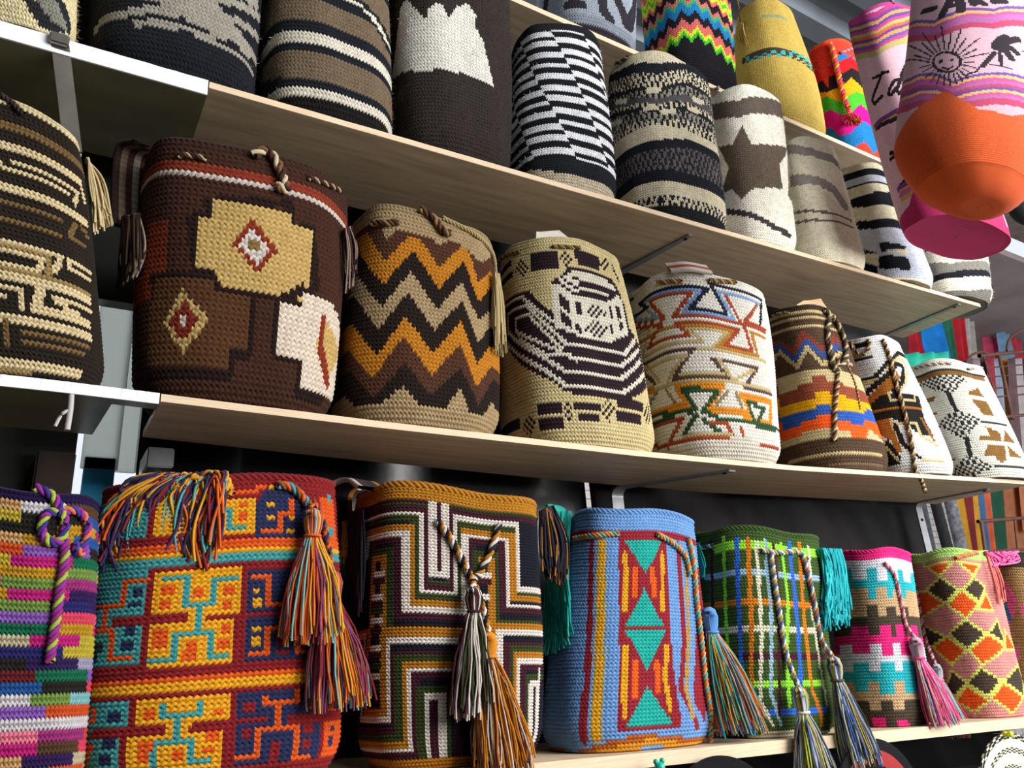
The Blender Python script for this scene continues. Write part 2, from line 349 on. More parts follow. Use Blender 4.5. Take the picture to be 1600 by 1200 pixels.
def make_bag(d):
    P = d['P']; n, m = d['n'], d['m']; mat = {'c': CROCHET, 'w': WOOL, 'f': CLOTH}[d.get('mat', 'c')]
    root = empty(d['name'], (P[0], P[7], P[4]), d['label'], 'bag', d.get('group'))
    C = pattern(n, m, d['uc'], d['base'], d['ops'], P[11])
    f = d.get('mat', 'c')
    body_mesh(P, n, m, C, mat, root, {'c': .0021, 'w': .0010, 'f': .0002}[f], {'c': .42, 'w': .5, 'f': 0}[f], P[11], 1 if f == 'f' else 2, d.get('rim'), d.get('rimrows', 2))
    base_mesh(P, root, mat, d.get('basecols', [d['base']]), P[11])
    stuffing(P, root, CARD if d.get('card') else PAPER, .93 if not d.get('sv') else d['sv'], seed=int(P[11] * 10))
    if d.get('rb'):
        uu = np.linspace(0, 1, 41); braid('rim_braid', [tuple(p) for p in surf(P, uu, np.full(41, 1.0))], .0055, [d['rb']], root)
    if f == 'w': fuzz(P, C, n, m, root)
    for i, e in enumerate(d.get('ex', [])):
        k = e[0]
        if k == 'cord': braid('drawstring', e[1], e[2], e[3], root)
        elif k == 'strapcord': braid('strap', e[1], e[2], e[3], root)
        elif k == 'tassel': tassel(e[1], e[2], e[3], root, i + P[11] * 7, **e[4])
        elif k == 'fringe': o = fringe('fringe', e[1], e[2], e[3], root, i + int(P[11] * 9), **e[4]); o['kind'] = 'stuff'
        elif k == 'ribbon': ribbon('shoulder_strap', e[1], e[2], e[3], e[4], root, e[5])
        elif k == 'paper':
            bm = bmesh.new(); vs = [bm.verts.new(p) for p in e[1]]; cs = sum((Vector(p) for p in e[1]), Vector()) / len(e[1])
            bm.faces.new(vs); r = bmesh.ops.extrude_face_region(bm, geom=list(bm.faces)); 
            for q in r['geom']:
                if isinstance(q, bmesh.types.BMVert): q.co += Vector((.001, .0015, .001))
            bmesh.ops.subdivide_edges(bm, edges=bm.edges, cuts=3, use_grid_fill=True)
            for q in bm.verts: q.co += Vector((0, noise.noise(q.co * 30) * .004, 0))
            bm_obj('paper', bm, CARD if e[2] else PAPER, root)
    return root

# ------------------------------------------------------------------ setting
def at(px, py, Y):
    r = R3 @ Vector((px - 800, -(py - 600), -1200)); t = (Y + 1) / r.y; return Vector((0, -1, 0)) + r * t
def board(name, label, x0, x1, yb0, yb1, zf, th, mat, edgemat, nx=24, yf=0, notch=None, cat='shelf'):
    root = empty(name, (x0, 0, zf(x0)), label, cat)
    bm = bmesh.new(); rows = []
    for i in range(nx + 1):
        x = x0 + (x1 - x0) * i / nx; yb = (yb0 + (yb1 - yb0) * i / nx) if not notch or x < notch else .02; z = zf(x)
        rows.append([bm.verts.new(p) for p in ((x, yf + .001, z), (x, yb, z), (x, yb, z - th), (x, yf + .001, z - th))])
    for a, b in zip(rows[:-1], rows[1:]):
        for k in range(4): bm.faces.new((a[k], a[(k + 1) % 4], b[(k + 1) % 4], b[k]))
    bm.faces.new(rows[0]); bm.faces.new(rows[-1][::-1]); bm_obj('plank', bm, mat, root)
    bm = bmesh.new(); rows = []; rg = random.Random(3)
    for i in range(nx * 3 + 1):
        x = x0 + (x1 - x0) * i / (nx * 3); z = zf(x); j = rg.uniform(-.0004, .0004)
        rows.append([bm.verts.new(p) for p in ((x, yf - .0015 + j, z), (x, yf + .0012, z), (x, yf + .0012, z - th), (x, yf - .0015, z - th))])
    for a, b in zip(rows[:-1], rows[1:]):
        for k in range(4): bm.faces.new((a[k], a[(k + 1) % 4], b[(k + 1) % 4], b[k]))
    bm.faces.new(rows[0]); bm.faces.new(rows[-1][::-1]); bm_obj('front_edge', bm, edgemat, root)
    return root
zA = lambda x: .838 + .0235 * x
zB = lambda x: float(np.interp(x, [-.5, 0, .4, .9, 1.3, 2.24], [.347, .346, .338, .333, .335, .360]))
zC = lambda x: -.105 - .045 * x
zD = lambda x: 1.452 + .0034 * x
board('shelf_board', 'long plywood shelf board holding the striped wool bags', .142, 2.285, .215, .245, zA, .011, PLY, PLYEDGE)
board('shelf_board', 'white-edged stained shelf board at the left end of the upper shelf', -.7, .140, .20, .215, zA, .026, OLDBOARD, WHITE_LAM, yf=-.002)
board('shelf_board', 'long plywood shelf board under the chevron and brown crochet bags', .116, 2.26, .165, .262, zB, .010, PLY, PLYEDGE)
board('shelf_board', 'white-edged dark shelf board at the left end of the middle shelf', -.7, .114, .16, .165, zB, .014, OLDBOARD, WHITE_LAM, nx=80, yf=-.002, notch=.062)
board('shelf_board', 'pale shelf board under the lowest row of bags', -.7, 2.5, .26, .26, zC, .020, PLYEDGE, PLYEDGE, yf=-.025)
board('shelf_board', 'highest plywood shelf board, near the metal ceiling', -.5, 2.29, .44, .44, zD, .015, PLY, PLYEDGE, yf=.13)

# dark panels behind the shelves
BLACKP = plain('black_glossy_panel', '#0c0d10', .22, noise_amt=.2, scale=3, bump=.004, spec=.5)
DARKW = plain('dark_stained_wall', '#1b1d19', .6, noise_amt=.2, scale=4)
def struct(name, x0, x1, y0, y1, z0, z1, mat, bev=0):
    bm = bmesh.new(); box(bm, x0, x1, y0, y1, z0, z1, bev); o = bm_obj(name, bm, mat); o['kind'] = 'structure'; return o
struct('wall_back', .125, 1.0, .30, .33, -1.3, 1.435, BLACKP)
struct('wall_back_left', -1.2, .040, .30, .33, -1.3, 1.435, DARKW)
struct('wall_back_upper', .040, .125, .301, .33, .60, 1.435, DARKW)
struct('wall_back_right', 1.0, 2.24, .301, .331, .37, 1.435, DARKW)
# loose dark plastic sheet behind the lower right shelf
bm = bmesh.new(); g = []
for i in range(60):
    row = []
    for j in range(34):
        s = i / 59; t = j / 33; z = -.9 + 1.28 * t; xr = 2.22 + .18 * (1 - t) ** 2 + .10 * (1 - min(1, t * 1.2))
        x = 1.0 + (xr - 1.0) * s; y = .285 + .018 * noise.noise(Vector((x * 5 + z * 3, z * 2.5, 3))) + .008 * noise.noise(Vector((x * 16 + z * 9, z * 6, 1)))
        row.append(bm.verts.new((x, y, z)))
    g.append(row)
for i in range(59):
    for j in range(33): bm.faces.new((g[i][j], g[i + 1][j], g[i + 1][j + 1], g[i][j + 1]))
ret = bmesh.ops.solidify(bm, geom=list(bm.faces), thickness=.002)
PLASTIC = plain('dark_plastic_film', '#120c0c', .5, noise_amt=.15, scale=4, bump=.001, spec=.16)
tag(bm_obj('plastic_sheet', bm, PLASTIC, smooth=True), 'creased dark plastic sheet behind the lower shelf', 'sheet')
# pale board and light strip in the gap of the back wall
PALE, _nt, _b = nodes('translucent_white_sheet'); _t = N(_nt, 'ShaderNodeBsdfTranslucent'); _t.inputs[0].default_value = (.62, .64, .62, 1); _mx = N(_nt, 'ShaderNodeMixShader'); _mx.inputs[0].default_value = .75
_b.inputs['Base Color'].default_value = (.7, .72, .7, 1); _o = [x for x in _nt.nodes if x.type == 'OUTPUT_MATERIAL'][0]; _nt.links.new(_b.outputs[0], _mx.inputs[1]); _nt.links.new(_t.outputs[0], _mx.inputs[2]); _nt.links.new(_mx.outputs[0], _o.inputs[0])
def gapboard(name, label, cat, x0, x1, z0, z1, mat, Y=.36):
    bm = bmesh.new(); box(bm, x0, x1, Y, Y + .003, z0, z1, .001)
    return tag(bm_obj(name, bm, mat), label, cat)
gapboard('white_board', 'white board showing through the gap left of the brown crochet bag', 'board', .050, .104, .33, .66, PALE)
gapboard('white_board', 'narrow white strip of board leaning beside the wider white one', 'board', .098, .135, .33, .64, PALE, .372)
gapboard('blue_sheet', 'bright blue sheet seen through the gap beside the multicoloured dash bag', 'sheet', .055, .100, -.30, .350, plain('bright_blue_plastic', '#2aa4d8', .4, noise_amt=.2, scale=30))
bm = bmesh.new(); box(bm, -.01, .040, .262, .296, -.9, .33, .003); tag(bm_obj('wooden_post', bm, plain('dark_brown_wood', '#33241c', .6, noise_amt=.2, scale=6, stretch=(8, 8, 1))), 'dark brown wooden post behind the lower shelf at the left', 'post')
bm = bmesh.new(); box(bm, .128, .165, .20, .29, .30, .33, .002); box(bm, .15, .158, .286, .294, -.3, .33); tag(bm_obj('clear_edge_strip', bm, GREYMETAL), 'thin metal strip on the dark panel edge beside the gap', 'strip')

# brackets
def bracket(label, xf, yf, xb, yb, zs, w=.022, drop=.16, taper=.6):
    root = empty('shelf_bracket', (xb, yb, zs), label, 'bracket')
    bm = bmesh.new(); k = 9; pr = []
    for i in range(k):
        t = i / (k - 1); hw = w / 2 * (taper + (1 - taper) * t); x = xf + (xb - xf) * t; y = yf + (yb - yf) * t; z = zs(x) - .0112 if callable(zs) else zs
        pr.append((x, y, z, hw))
    rows = []
    for (x, y, z, hw) in pr: rows.append([bm.verts.new(p) for p in ((x - hw, y, z), (x + hw, y, z), (x + hw, y, z - .004), (x - hw, y, z - .004))])
    x, y, z, hw = pr[-1]; y = yb
    for a in range(1, 7):
        an = a / 6 * math.pi / 2; r = .02; yy = y + r * math.sin(an); zz = z - r * (1 - math.cos(an)); n = (math.sin(an), math.cos(an))
        rows.append([bm.verts.new(p) for p in ((x - hw, yy, zz), (x + hw, yy, zz), (x + hw, yy - .004 * n[0], zz - .004 * n[1]), (x - hw, yy - .004 * n[0], zz - .004 * n[1]))])
    rows.append([bm.verts.new(p) for p in ((x - hw, yy, zz - drop), (x + hw, yy, zz - drop), (x + hw, yy - .004, zz - drop), (x - hw, yy - .004, zz - drop))])
    for a, b in zip(rows[:-1], rows[1:]):
        for q in range(4): bm.faces.new((a[q], a[(q + 1) % 4], b[(q + 1) % 4], b[q]))
    bm.faces.new(rows[0]); bm.faces.new(rows[-1][::-1]); bm_obj('arm', bm, GREYMETAL, root)
    for (xx, yv, zz2, ax) in ((xf + (xb - xf) * .07, yf + (yb - yf) * .07, pr[0][2] - .005, 'z'), (xb, yy - .006, zz - .03, 'y')):
        bm = bmesh.new(); bmesh.ops.create_cone(bm, cap_ends=True, segments=12, radius1=.0045, radius2=.003, depth=.003, matrix=Matrix.Translation((xx, yv, zz2)) @ (Matrix.Rotation(math.pi / 2, 4, 'X') if ax == 'y' else Matrix()))
        bm_obj('screw', bm, plain('dark_screw', '#1a1a1c', .4, .6), root)
    bpy.context.view_layer.update(); return root
def place(o, z):
    return o
def br(label, *a, **k):
    zf = a[4]; root = bracket.__wrapped__(label, *a, **k) if hasattr(bracket, '__wrapped__') else None
    return root
class _Z:
    pass
def mk(label, xf, yf, xb, yb, zfun, th, **k):
    zz = lambda x: zfun(x) - th + .0112
    e = bpy.data.objects
    return bracket2(label, xf, yf, xb, yb, zz, **k)
def bracket2(label, xf, yf, xb, yb, zs, **k):
    global empty
    orig = empty
    empty = lambda n, loc, l, c, g=None: orig(n, (loc[0], loc[1], zs(xb) - .012), l, c, g)
    try: return bracket(label, xf, yf, xb, yb, zs, **k)
    finally: empty = orig
mk('grey steel bracket under the upper shelf above the tan and white crochet bags', 1.152, .03, 1.118, .235, zA, .011)
mk('grey steel bracket near the right end of the upper shelf', 2.19, .01, 2.20, .24, zA, .011)
mk('grey steel bracket under the middle shelf above the light blue bag', 1.16, .03, 1.03, .215, zB, .010, drop=.2, w=.03)
mk('grey steel bracket at the right end of the middle shelf', 2.17, .06, 2.15, .235, zB, .010, drop=.2, w=.03)
# strut at the far left, running from the shelf front back and down
bm = bmesh.new(); a = at(93, 62, -.004); b = at(114, 236, .03); d = (b - a); xw = Vector((.011, 0, 0)); nrm = d.cross(xw).normalized() * .003
vs = [bm.verts.new(p) for p in (a - xw - nrm, a + xw - nrm, a + xw + nrm, a - xw + nrm, b - xw - nrm, b + xw - nrm, b + xw + nrm, b - xw + nrm)]
for f in ((0, 1, 2, 3), (4, 5, 6, 7), (0, 1, 5, 4), (1, 2, 6, 5), (2, 3, 7, 6), (3, 0, 4, 7)): bm.faces.new([vs[i] for i in f])
box(bm, a.x - .012, a.x + .012, -.012, -.004, a.z - .012, a.z + .006, .002)
tag(bm_obj('metal_strut', bm, plain('bare_metal', '#8c8880', .3, .8)), 'slotted metal strut under the upper shelf at the far left', 'strut')

# corrugated metal ceiling
bm = bmesh.new(); prof = []; y = -3.0; per = .21
while y < 3.2: prof += [(y, 2.36), (y + .08, 2.36), (y + .105, 2.41), (y + .185, 2.41)]; y += per
rows = [[bm.verts.new((x, a, b)) for a, b in prof] for x in (-2.2, 1.2, 3.2)]
rt = [[bm.verts.new((x, a, b + .004)) for a, b in prof] for x in (-2.2, 1.2, 3.2)]
for q in (0, 1):
    for i in range(len(prof) - 1): bm.faces.new((rows[q][i], rows[q + 1][i], rows[q + 1][i + 1], rows[q][i + 1])); bm.faces.new((rt[q][i], rt[q][i + 1], rt[q + 1][i + 1], rt[q + 1][i]))
o = bm_obj('ceiling', bm, plain('galvanised_sheet', '#666e76', .45, .35, noise_amt=.12, scale=5)); o['kind'] = 'structure'
# ground and street side
struct('floor', -4, 10, -6, 6, -1.45, -1.40, plain('concrete_floor', '#8f877c', .8, noise_amt=.15, scale=3))
struct('wall_left_blocker', -2.2, -2.1, -4.2, .33, -1.4, 2.4, DARKW)  # unseen wall added to keep the left end darker
struct('wall_front_blocker', -2.2, 1.5, -3.5, -3.4, -1.4, 2.4, plain('front_blocker_mat', '#4f4a43', .8))  # unseen wall added behind the camera, blocks sky light from the left front
# dark sheet filling the dark region below the lowest shelf
bm = bmesh.new(); g = [[bm.verts.new((-.7 + 3.2 * i / 160, .13 + .012 * math.sin(i * .55) * (1 - j / 6), -.22 - .045 * max(0, (-.7 + 3.2 * i / 160)) * .9 + .0 - .0 - .14 * j)) for j in range(6)] for i in range(161)]
for i in range(160):
    for j in range(5): bm.faces.new((g[i][j], g[i + 1][j], g[i + 1][j + 1], g[i][j + 1]))
bmesh.ops.solidify(bm, geom=list(bm.faces), thickness=.003)
tag(bm_obj('dark_sheet', bm, plain('dark_sheet_mat', '#141215', .8, noise_amt=.2, scale=20), smooth=True), 'dark sheet hanging under the lowest shelf', 'cloth')
tubes('torn_tape', [smooth_path([at(112, 611, .0), at(110, 640, .001), at(105, 672, .0)], 8), smooth_path([at(109, 640, .001), at(96, 648, .0), at(86, 666, .0)], 8)], [.0035, .0022], ['#b9b6b4', '#b9b6b4'], None, 6)
tag(bpy.data.objects['torn_tape'], 'torn strip of white tape dangling from the left end of the middle shelf', 'tape')

# ------------------------------------------------------------------ bags (patterns are in stitch columns / rows of each bag)
BAGS = [
{'name': 'crochet_bag','label': 'dark brown crochet bag with a tan stepped block and rust diamonds','group': 'crochet bags on the middle shelf','P': [0.2213,0.1282,0.2226,0.1498,0.3426,0.3838,0.004,0.0683,0.6268,2.6,0.03,4.1,0.045,0.15,-0.02],'n': 112,'m': 49,'uc': 0.467,'base': '#3a2117','ops': [['D','#7a2f1d',[34.1,44.0]],['D','#b9b0a8',[34.2,42.0]],['D','#3a2117',[34.5,41.0]],['P','#6e2a14',[36.0,32.0,41.0,32.0,41.0,21.0,38.0,21.0,38.0,17.0,24.4,17.0,30.0,22.0,36.0,22.0]],['S','#1e100d',1.76,[47.4,36.4,60.4,38.9,61.0,34.3,64.5,35.1,66.3,23.5,63.7,22.9,63.4,20.1,56.2,19.9,49.4,19.9,48.9,23.2,46.3,22.7,44.9,32.5,47.9,33.3,47.4,36.4]],['P','#b3955a',[48.0,37.0,61.0,37.0,61.0,35.0,65.0,35.0,65.0,23.0,64.0,23.0,64.0,20.0,56.2,20.0,49.0,20.0,49.0,23.0,46.0,23.0,46.0,33.0,48.0,33.0]],['P','#7a2b18',[54.2,34.3,59.0,28.9,56.1,23.5,51.3,28.6]],['P','#c4bab2',[54.5,32.3,57.6,28.7,55.8,25.2,52.5,28.6]],['P','#7a6238',[54.0,30.0,56.0,30.0,56.0,28.0,54.0,28.0]],['S','#1e100d',1.76,[38.2,21.0,49.0,21.0,49.0,19.0,55.0,19.0,55.0,8.0,52.0,8.0,52.0,4.0,37.6,4.0]],['P','#4d301a',[39.0,21.0,49.0,21.0,49.0,19.0,55.0,19.0,55.0,9.0,52.0,9.0,52.0,5.0,38.0,5.0,38.0,16.0,39.0,16.7]],['P','#a98f58',[44.3,18.6,48.6,13.6,44.8,7.2,41.2,12.4]],['P','#6e2415',[44.6,16.8,47.1,13.2,44.5,9.3,42.1,12.7]],['P','#b9b0a8',[44.5,14.0,45.2,13.2,44.5,12.1,43.8,13.1]],['S','#1e100d',1.76,[63.8,22.7,60.0,19.1,60.0,9.0,65.0,9.0,65.0,3.0,71.3,3.0]],['P','#c9baa8',[64.0,22.0,66.6,22.0,69.9,22.0,77.0,18.5,77.0,4.0,70.0,4.0,65.0,4.0,65.0,9.0,60.0,9.0,60.0,19.0,64.0,19.0]],['P','#b3955a',[69.3,17.8,67.2,12.7,71.4,7.4,75.8,13.6]],['S','#7a2b18',1.44,[68.5,18.6,68.5,12.6,71.6,6.2]]],'rim': '#35201a','ex': [['ribbon',[[0.0773,0.0572,0.7401],[0.0603,0.0795,0.7404],[0.0602,0.0931,0.6932],[0.0658,0.0738,0.6083]],0.055,0.006,['#2a1914','#6b5a4a','#3a2118','#8c8378','#3a2118','#6b3a20'],[1,0.3,0]],['fringe',[[[0.0514,0.0634,0.6195],[0.0706,0.0296,0.6099]],[[0.0553,0.0602,0.5577],[0.0789,0.0181,0.5516]],[[0.0595,0.0862,0.5167],[0.0768,0.0228,0.509]]],78,['#2a1914','#5a3a28','#8c7a68','#1d120e'], {}],['cord',[[0.2049,-0.0317,0.7102],[0.2232,-0.0296,0.7268],[0.2401,-0.0322,0.7054],[0.2483,-0.0325,0.6821],[0.2537,-0.0322,0.6668],[0.2391,-0.0328,0.6676]],0.0072,['#bfae90','#3a2118','#6b4a34']],['cord',[[0.1079,-0.0083,0.6942],[0.124,-0.0146,0.6954],[0.1433,-0.02,0.6926]],0.004,['#2b1a14','#b09a78','#4a2c1c']],['cord',[[0.2867,-0.0263,0.7011],[0.3216,-0.0141,0.7065],[0.3503,0.0075,0.7162]],0.004,['#2b1a14','#b09a78','#4a2c1c']],['fringe',[[[0.3526,0.0009,0.6444],[0.3769,0.0376,0.6744]],[[0.3571,0.0062,0.602],[0.3864,0.0396,0.6307]],[[0.361,0.0133,0.5289],[0.3827,0.0404,0.5561]]],44,['#2a1418','#3a1c22','#8c7a68'], {}]]},
{'name': 'crochet_bag','label': 'ochre, black and tan chevron crochet bag on the middle shelf','group': 'crochet bags on the middle shelf','P': [0.502,0.1316,0.5255,0.1266,0.338,0.369,-0.0789,0.0808,0.7051,2.6,0.03,3.7,0.045,0.15,-0.01],'n': 126,'m': 53,'uc': 0.431,'base': '#9c8562','ops': [['P','#4a2d1f',[-26.0,-3.0,-26.0,48.0,24.4,48.0,29.9,48.0,46.1,48.0,48.3,43.1,50.3,46.0,57.9,46.0,61.6,45.1,65.1,47.5,70.5,45.4,73.1,43.5,82.5,50.4,132.9,50.4,132.9,-3.0]],['P','#b0701b',[-27.2,-3.0,-27.2,46.0,23.2,46.0,33.3,46.0,41.9,46.0,48.3,37.6,53.4,45.0,56.2,45.0,61.4,38.7,67.2,46.0,69.5,46.0,72.4,38.0,77.3,42.8,127.7,42.8,127.7,-3.0]],['P','#1f1611',[-27.7,-3.0,-27.7,42.0,22.7,42.0,38.6,42.0,48.2,31.6,54.6,41.5,61.4,33.0,68.2,42.4,72.4,32.2,76.6,37.6,127.0,37.6,127.0,-3.0]],['P','#9c8562',[-27.2,-3.0,-27.2,37.0,23.2,37.0,38.4,37.0,48.2,26.0,54.3,35.9,61.1,27.6,67.5,36.4,72.4,27.4,76.4,31.4,126.8,31.4,126.8,-3.0]],['P','#1f1611',[-26.5,-3.0,-26.5,30.0,23.9,30.0,39.8,30.0,47.7,20.7,53.9,30.4,60.6,22.1,67.5,31.1,72.6,21.6,76.3,27.2,126.7,27.2,126.7,-3.0]],['P','#b0701b',[-25.8,-3.0,-25.8,23.0,24.6,23.0,40.0,23.0,47.7,14.8,53.6,24.2,60.4,16.4,67.4,25.8,72.1,16.3,76.4,21.9,126.8,21.9,126.8,-3.0]],['P','#4a2d1f',[-25.3,-3.0,-25.3,17.0,25.1,17.0,39.3,17.0,47.1,9.7,53.4,19.3,60.2,11.0,67.2,20.0,71.9,10.4,77.3,16.8,127.7,16.8,127.7,-3.0]],['P','#1f1611',[-24.9,-3.0,-24.9,12.0,25.5,12.0,40.7,12.0,47.3,5.1,53.9,13.1,60.0,6.4,67.7,14.0,72.8,6.2,78.0,13.6,128.4,13.6,128.4,-3.0]],['P','#9c8562',[-24.9,-3.0,-24.9,7.0,25.5,7.0,37.9,7.0,42.4,4.0,49.0,4.0,53.8,7.8,57.6,4.0,64.1,4.0,67.4,9.2,70.3,4.0,74.9,4.0,77.8,8.3,81.7,6.7,132.1,6.7,132.1,-3.0]]],'rim': '#8f7a58','ex': [['cord',[[0.4792,-0.0092,0.71],[0.5015,-0.0134,0.6951],[0.5168,-0.0159,0.6733],[0.5292,-0.0157,0.6724]],0.0064,['#5a3a24','#8c7048','#3a2418']],['cord',[[0.4053,0.0204,0.679],[0.4246,0.0032,0.6752],[0.4418,-0.0036,0.6783]],0.0056,['#5a3a24','#8c7048','#3a2418']],['strapcord',[[0.5203,-0.0092,0.7038],[0.5808,-0.0095,0.6871],[0.6247,0.0107,0.673],[0.6458,0.0371,0.646]],0.004,['#a8956a']],['fringe',[[[0.6169,-0.0043,0.6223],[0.652,0.0391,0.6481]],[[0.6085,-0.0089,0.5465],[0.6458,0.0245,0.5711]],[[0.6072,-0.0058,0.4549],[0.6474,0.0264,0.4706]]],78,['#b09c70','#8f7c50','#c0ae84'], {}]]},
{'name': 'crochet_bag','label': 'tan crochet bag with a large dark and white coiled figure','group': 'crochet bags on the middle shelf','P': [0.8391,0.1452,0.8358,0.1184,0.3346,0.4096,-0.0163,0.095,0.737,2.6,0.03,2.7,0.045,0.15,-0.0071],'n': 140,'m': 62,'uc': 0.396,'base': '#c9b887','ops': [['P','#2a1b22',[48.0,57.0,58.0,57.0,58.0,54.0,48.0,54.0]],['P','#2a1b22',[48.0,54.0,58.0,54.0,58.0,51.0,48.0,51.0]],['P','#2a1b22',[64.0,58.0,75.0,58.0,75.0,55.0,64.0,55.0]],['P','#2a1b22',[65.0,55.0,74.0,55.0,74.0,53.0,65.0,53.0]],['P','#2a1b22',[24.0,57.0,38.0,57.0,38.0,55.0,24.0,55.0]],['P','#2a1b22',[24.0,53.0,39.0,53.0,39.0,51.0,24.0,51.0]],['P','#2a1b22',[81.0,58.1,83.0,53.7,83.0,51.9,81.0,55.0]],['X','#2a1b22', None, [43.8,56.2,47.7,51.9,44.2,49.4,39.7,53.3]],['X','#2a1b22', None, [60.9,57.2,64.0,54.4,60.9,51.7,58.1,54.8]],['X','#2a1b22', None, [78.3,59.9,80.0,57.0,77.3,53.5,73.8,55.6]],['P','#2a1b22',[28.3,45.0,41.1,45.0,46.9,45.0,53.1,38.4,55.0,37.0,55.0,47.1,58.7,48.8,61.1,52.0,71.7,52.0,79.3,52.0,81.4,49.0,83.0,43.8,83.0,37.0,90.0,32.7,90.0,23.4,90.0,20.7,75.0,13.0,59.1,13.0,56.2,14.1,53.5,16.5,50.0,18.6,36.8,27.5,33.1,32.2,29.6,38.9,25.0,44.4]],['S','#d6d0be',1.12,[27.1,43.5,32.9,43.5,44.2,43.5,54.3,34.5]],['S','#d6d0be',1.25,[34.5,34.9,34.5,40.5,46.1,40.5,58.0,27.5,77.9,27.5,85.5,34.3]],['S','#d6d0be',1.12,[60.3,22.9,40.5,33.7,40.5,37.5,46.7,37.5,56.4,26.2]],['S','#d6d0be',1.25,[42.2,31.0,52.1,24.5,57.2,24.5,60.3,23.5,75.8,23.5,87.0,31.6]],['S','#d6d0be',1.25,[35.1,34.7,49.4,25.0,56.8,19.6,60.3,19.5,74.8,19.5,86.8,27.9]],['S','#d6d0be',1.25,[34.7,31.0,50.8,20.5,56.4,15.7,59.5,15.5,74.8,15.5,89.0,24.6]],['P','#d6d0be',[55.0,45.5,58.5,48.2,62.6,51.0,74.6,51.0,79.3,50.0,82.0,45.1,82.0,38.0,82.0,34.9,72.9,30.0,62.8,30.0,55.0,32.4,55.0,39.1]],['S','#2a1b22',1.06,[57.2,46.5,61.6,43.6,64.7,43.5,74.2,43.5,78.3,46.7]],['S','#2a1b22',0.92,[59.3,47.3,63.8,45.1,65.7,44.5,76.4,44.5,81.2,48.4]],['S','#2a1b22',0.92,[62.4,48.6,66.1,47.5,73.8,47.5,80.4,47.5]],['S','#2a1b22',0.79,[64.5,46.5,77.9,46.5]],['P','#2a1b22',[57.0,43.2,60.0,40.5,60.0,32.0,57.0,34.5]],['S','#d6d0be',0.79,[56.8,38.9,59.9,35.8]],['P','#2a1b22',[62.0,41.0,64.0,41.0,64.0,36.8,62.0,37.6]],['P','#2a1b22',[61.0,34.5,63.0,33.3,63.0,31.0,61.0,32.0]],['P','#2a1b22',[75.0,42.0,76.0,42.0,76.0,37.8,75.0,38.6]],['P','#2a1b22',[78.0,43.4,80.0,42.8,80.0,39.5,78.0,38.2]],['P','#2a1b22',[74.0,36.0,75.0,36.0,75.0,33.0,74.0,33.0]],['P','#2a1b22',[78.0,37.2,80.0,38.6,80.0,36.2,78.0,34.9]],['X','#2a1b22', None, [68.8,41.5,74.2,39.3,69.2,36.4,64.7,38.6]],['X','#2a1b22', None, [68.4,36.2,73.8,34.1,68.8,30.8,63.8,32.4]],['P','#2a1b22',[48.0,11.0,55.0,11.0,55.0,8.0,48.0,8.0]],['P','#2a1b22',[48.0,7.0,55.0,7.0,55.0,4.0,48.0,4.0]],['P','#2a1b22',[58.0,11.0,66.0,11.0,66.0,9.0,58.0,9.0]],['P','#2a1b22',[59.0,8.0,65.0,8.0,65.0,6.0,59.0,6.0]],['P','#2a1b22',[72.0,14.0,83.2,14.0,81.8,11.0,72.0,11.0]],['P','#2a1b22',[71.0,10.0,80.8,10.0,79.7,7.0,71.0,7.0]],['P','#2a1b22',[21.7,9.0,40.0,9.0,40.0,6.0,26.9,6.0]],['X','#2a1b22', None, [56.6,11.4,58.1,8.5,56.6,5.2,54.8,8.5]],['X','#2a1b22', None, [69.0,12.8,71.7,10.1,68.0,6.2,65.3,9.1]],['X','#2a1b22', None, [88.0,15.7,91.1,13.4,83.3,7.6,81.2,10.5]],['X','#2a1b22', None, [45.0,8.9,47.5,5.8,43.8,3.3,40.7,6.6]]],'rim': '#c9b887','ex': [['cord',[[0.7592,0.0135,0.7189],[0.7817,0.0067,0.7201],[0.8166,0.0021,0.7243]],0.004,['#7a6238','#4a3a28','#a08a58']],['cord',[[0.7168,0.1337,0.7436],[0.7107,0.0824,0.7277],[0.7179,0.0589,0.7223]],0.004,['#7a6238','#4a3a28','#a08a58']],['paper',[[0.7677,0.075,0.7609],[0.7701,0.075,0.7873],[0.8255,0.075,0.8044],[0.8633,0.075,0.7889],[0.8716,0.075,0.7776]],0]]},
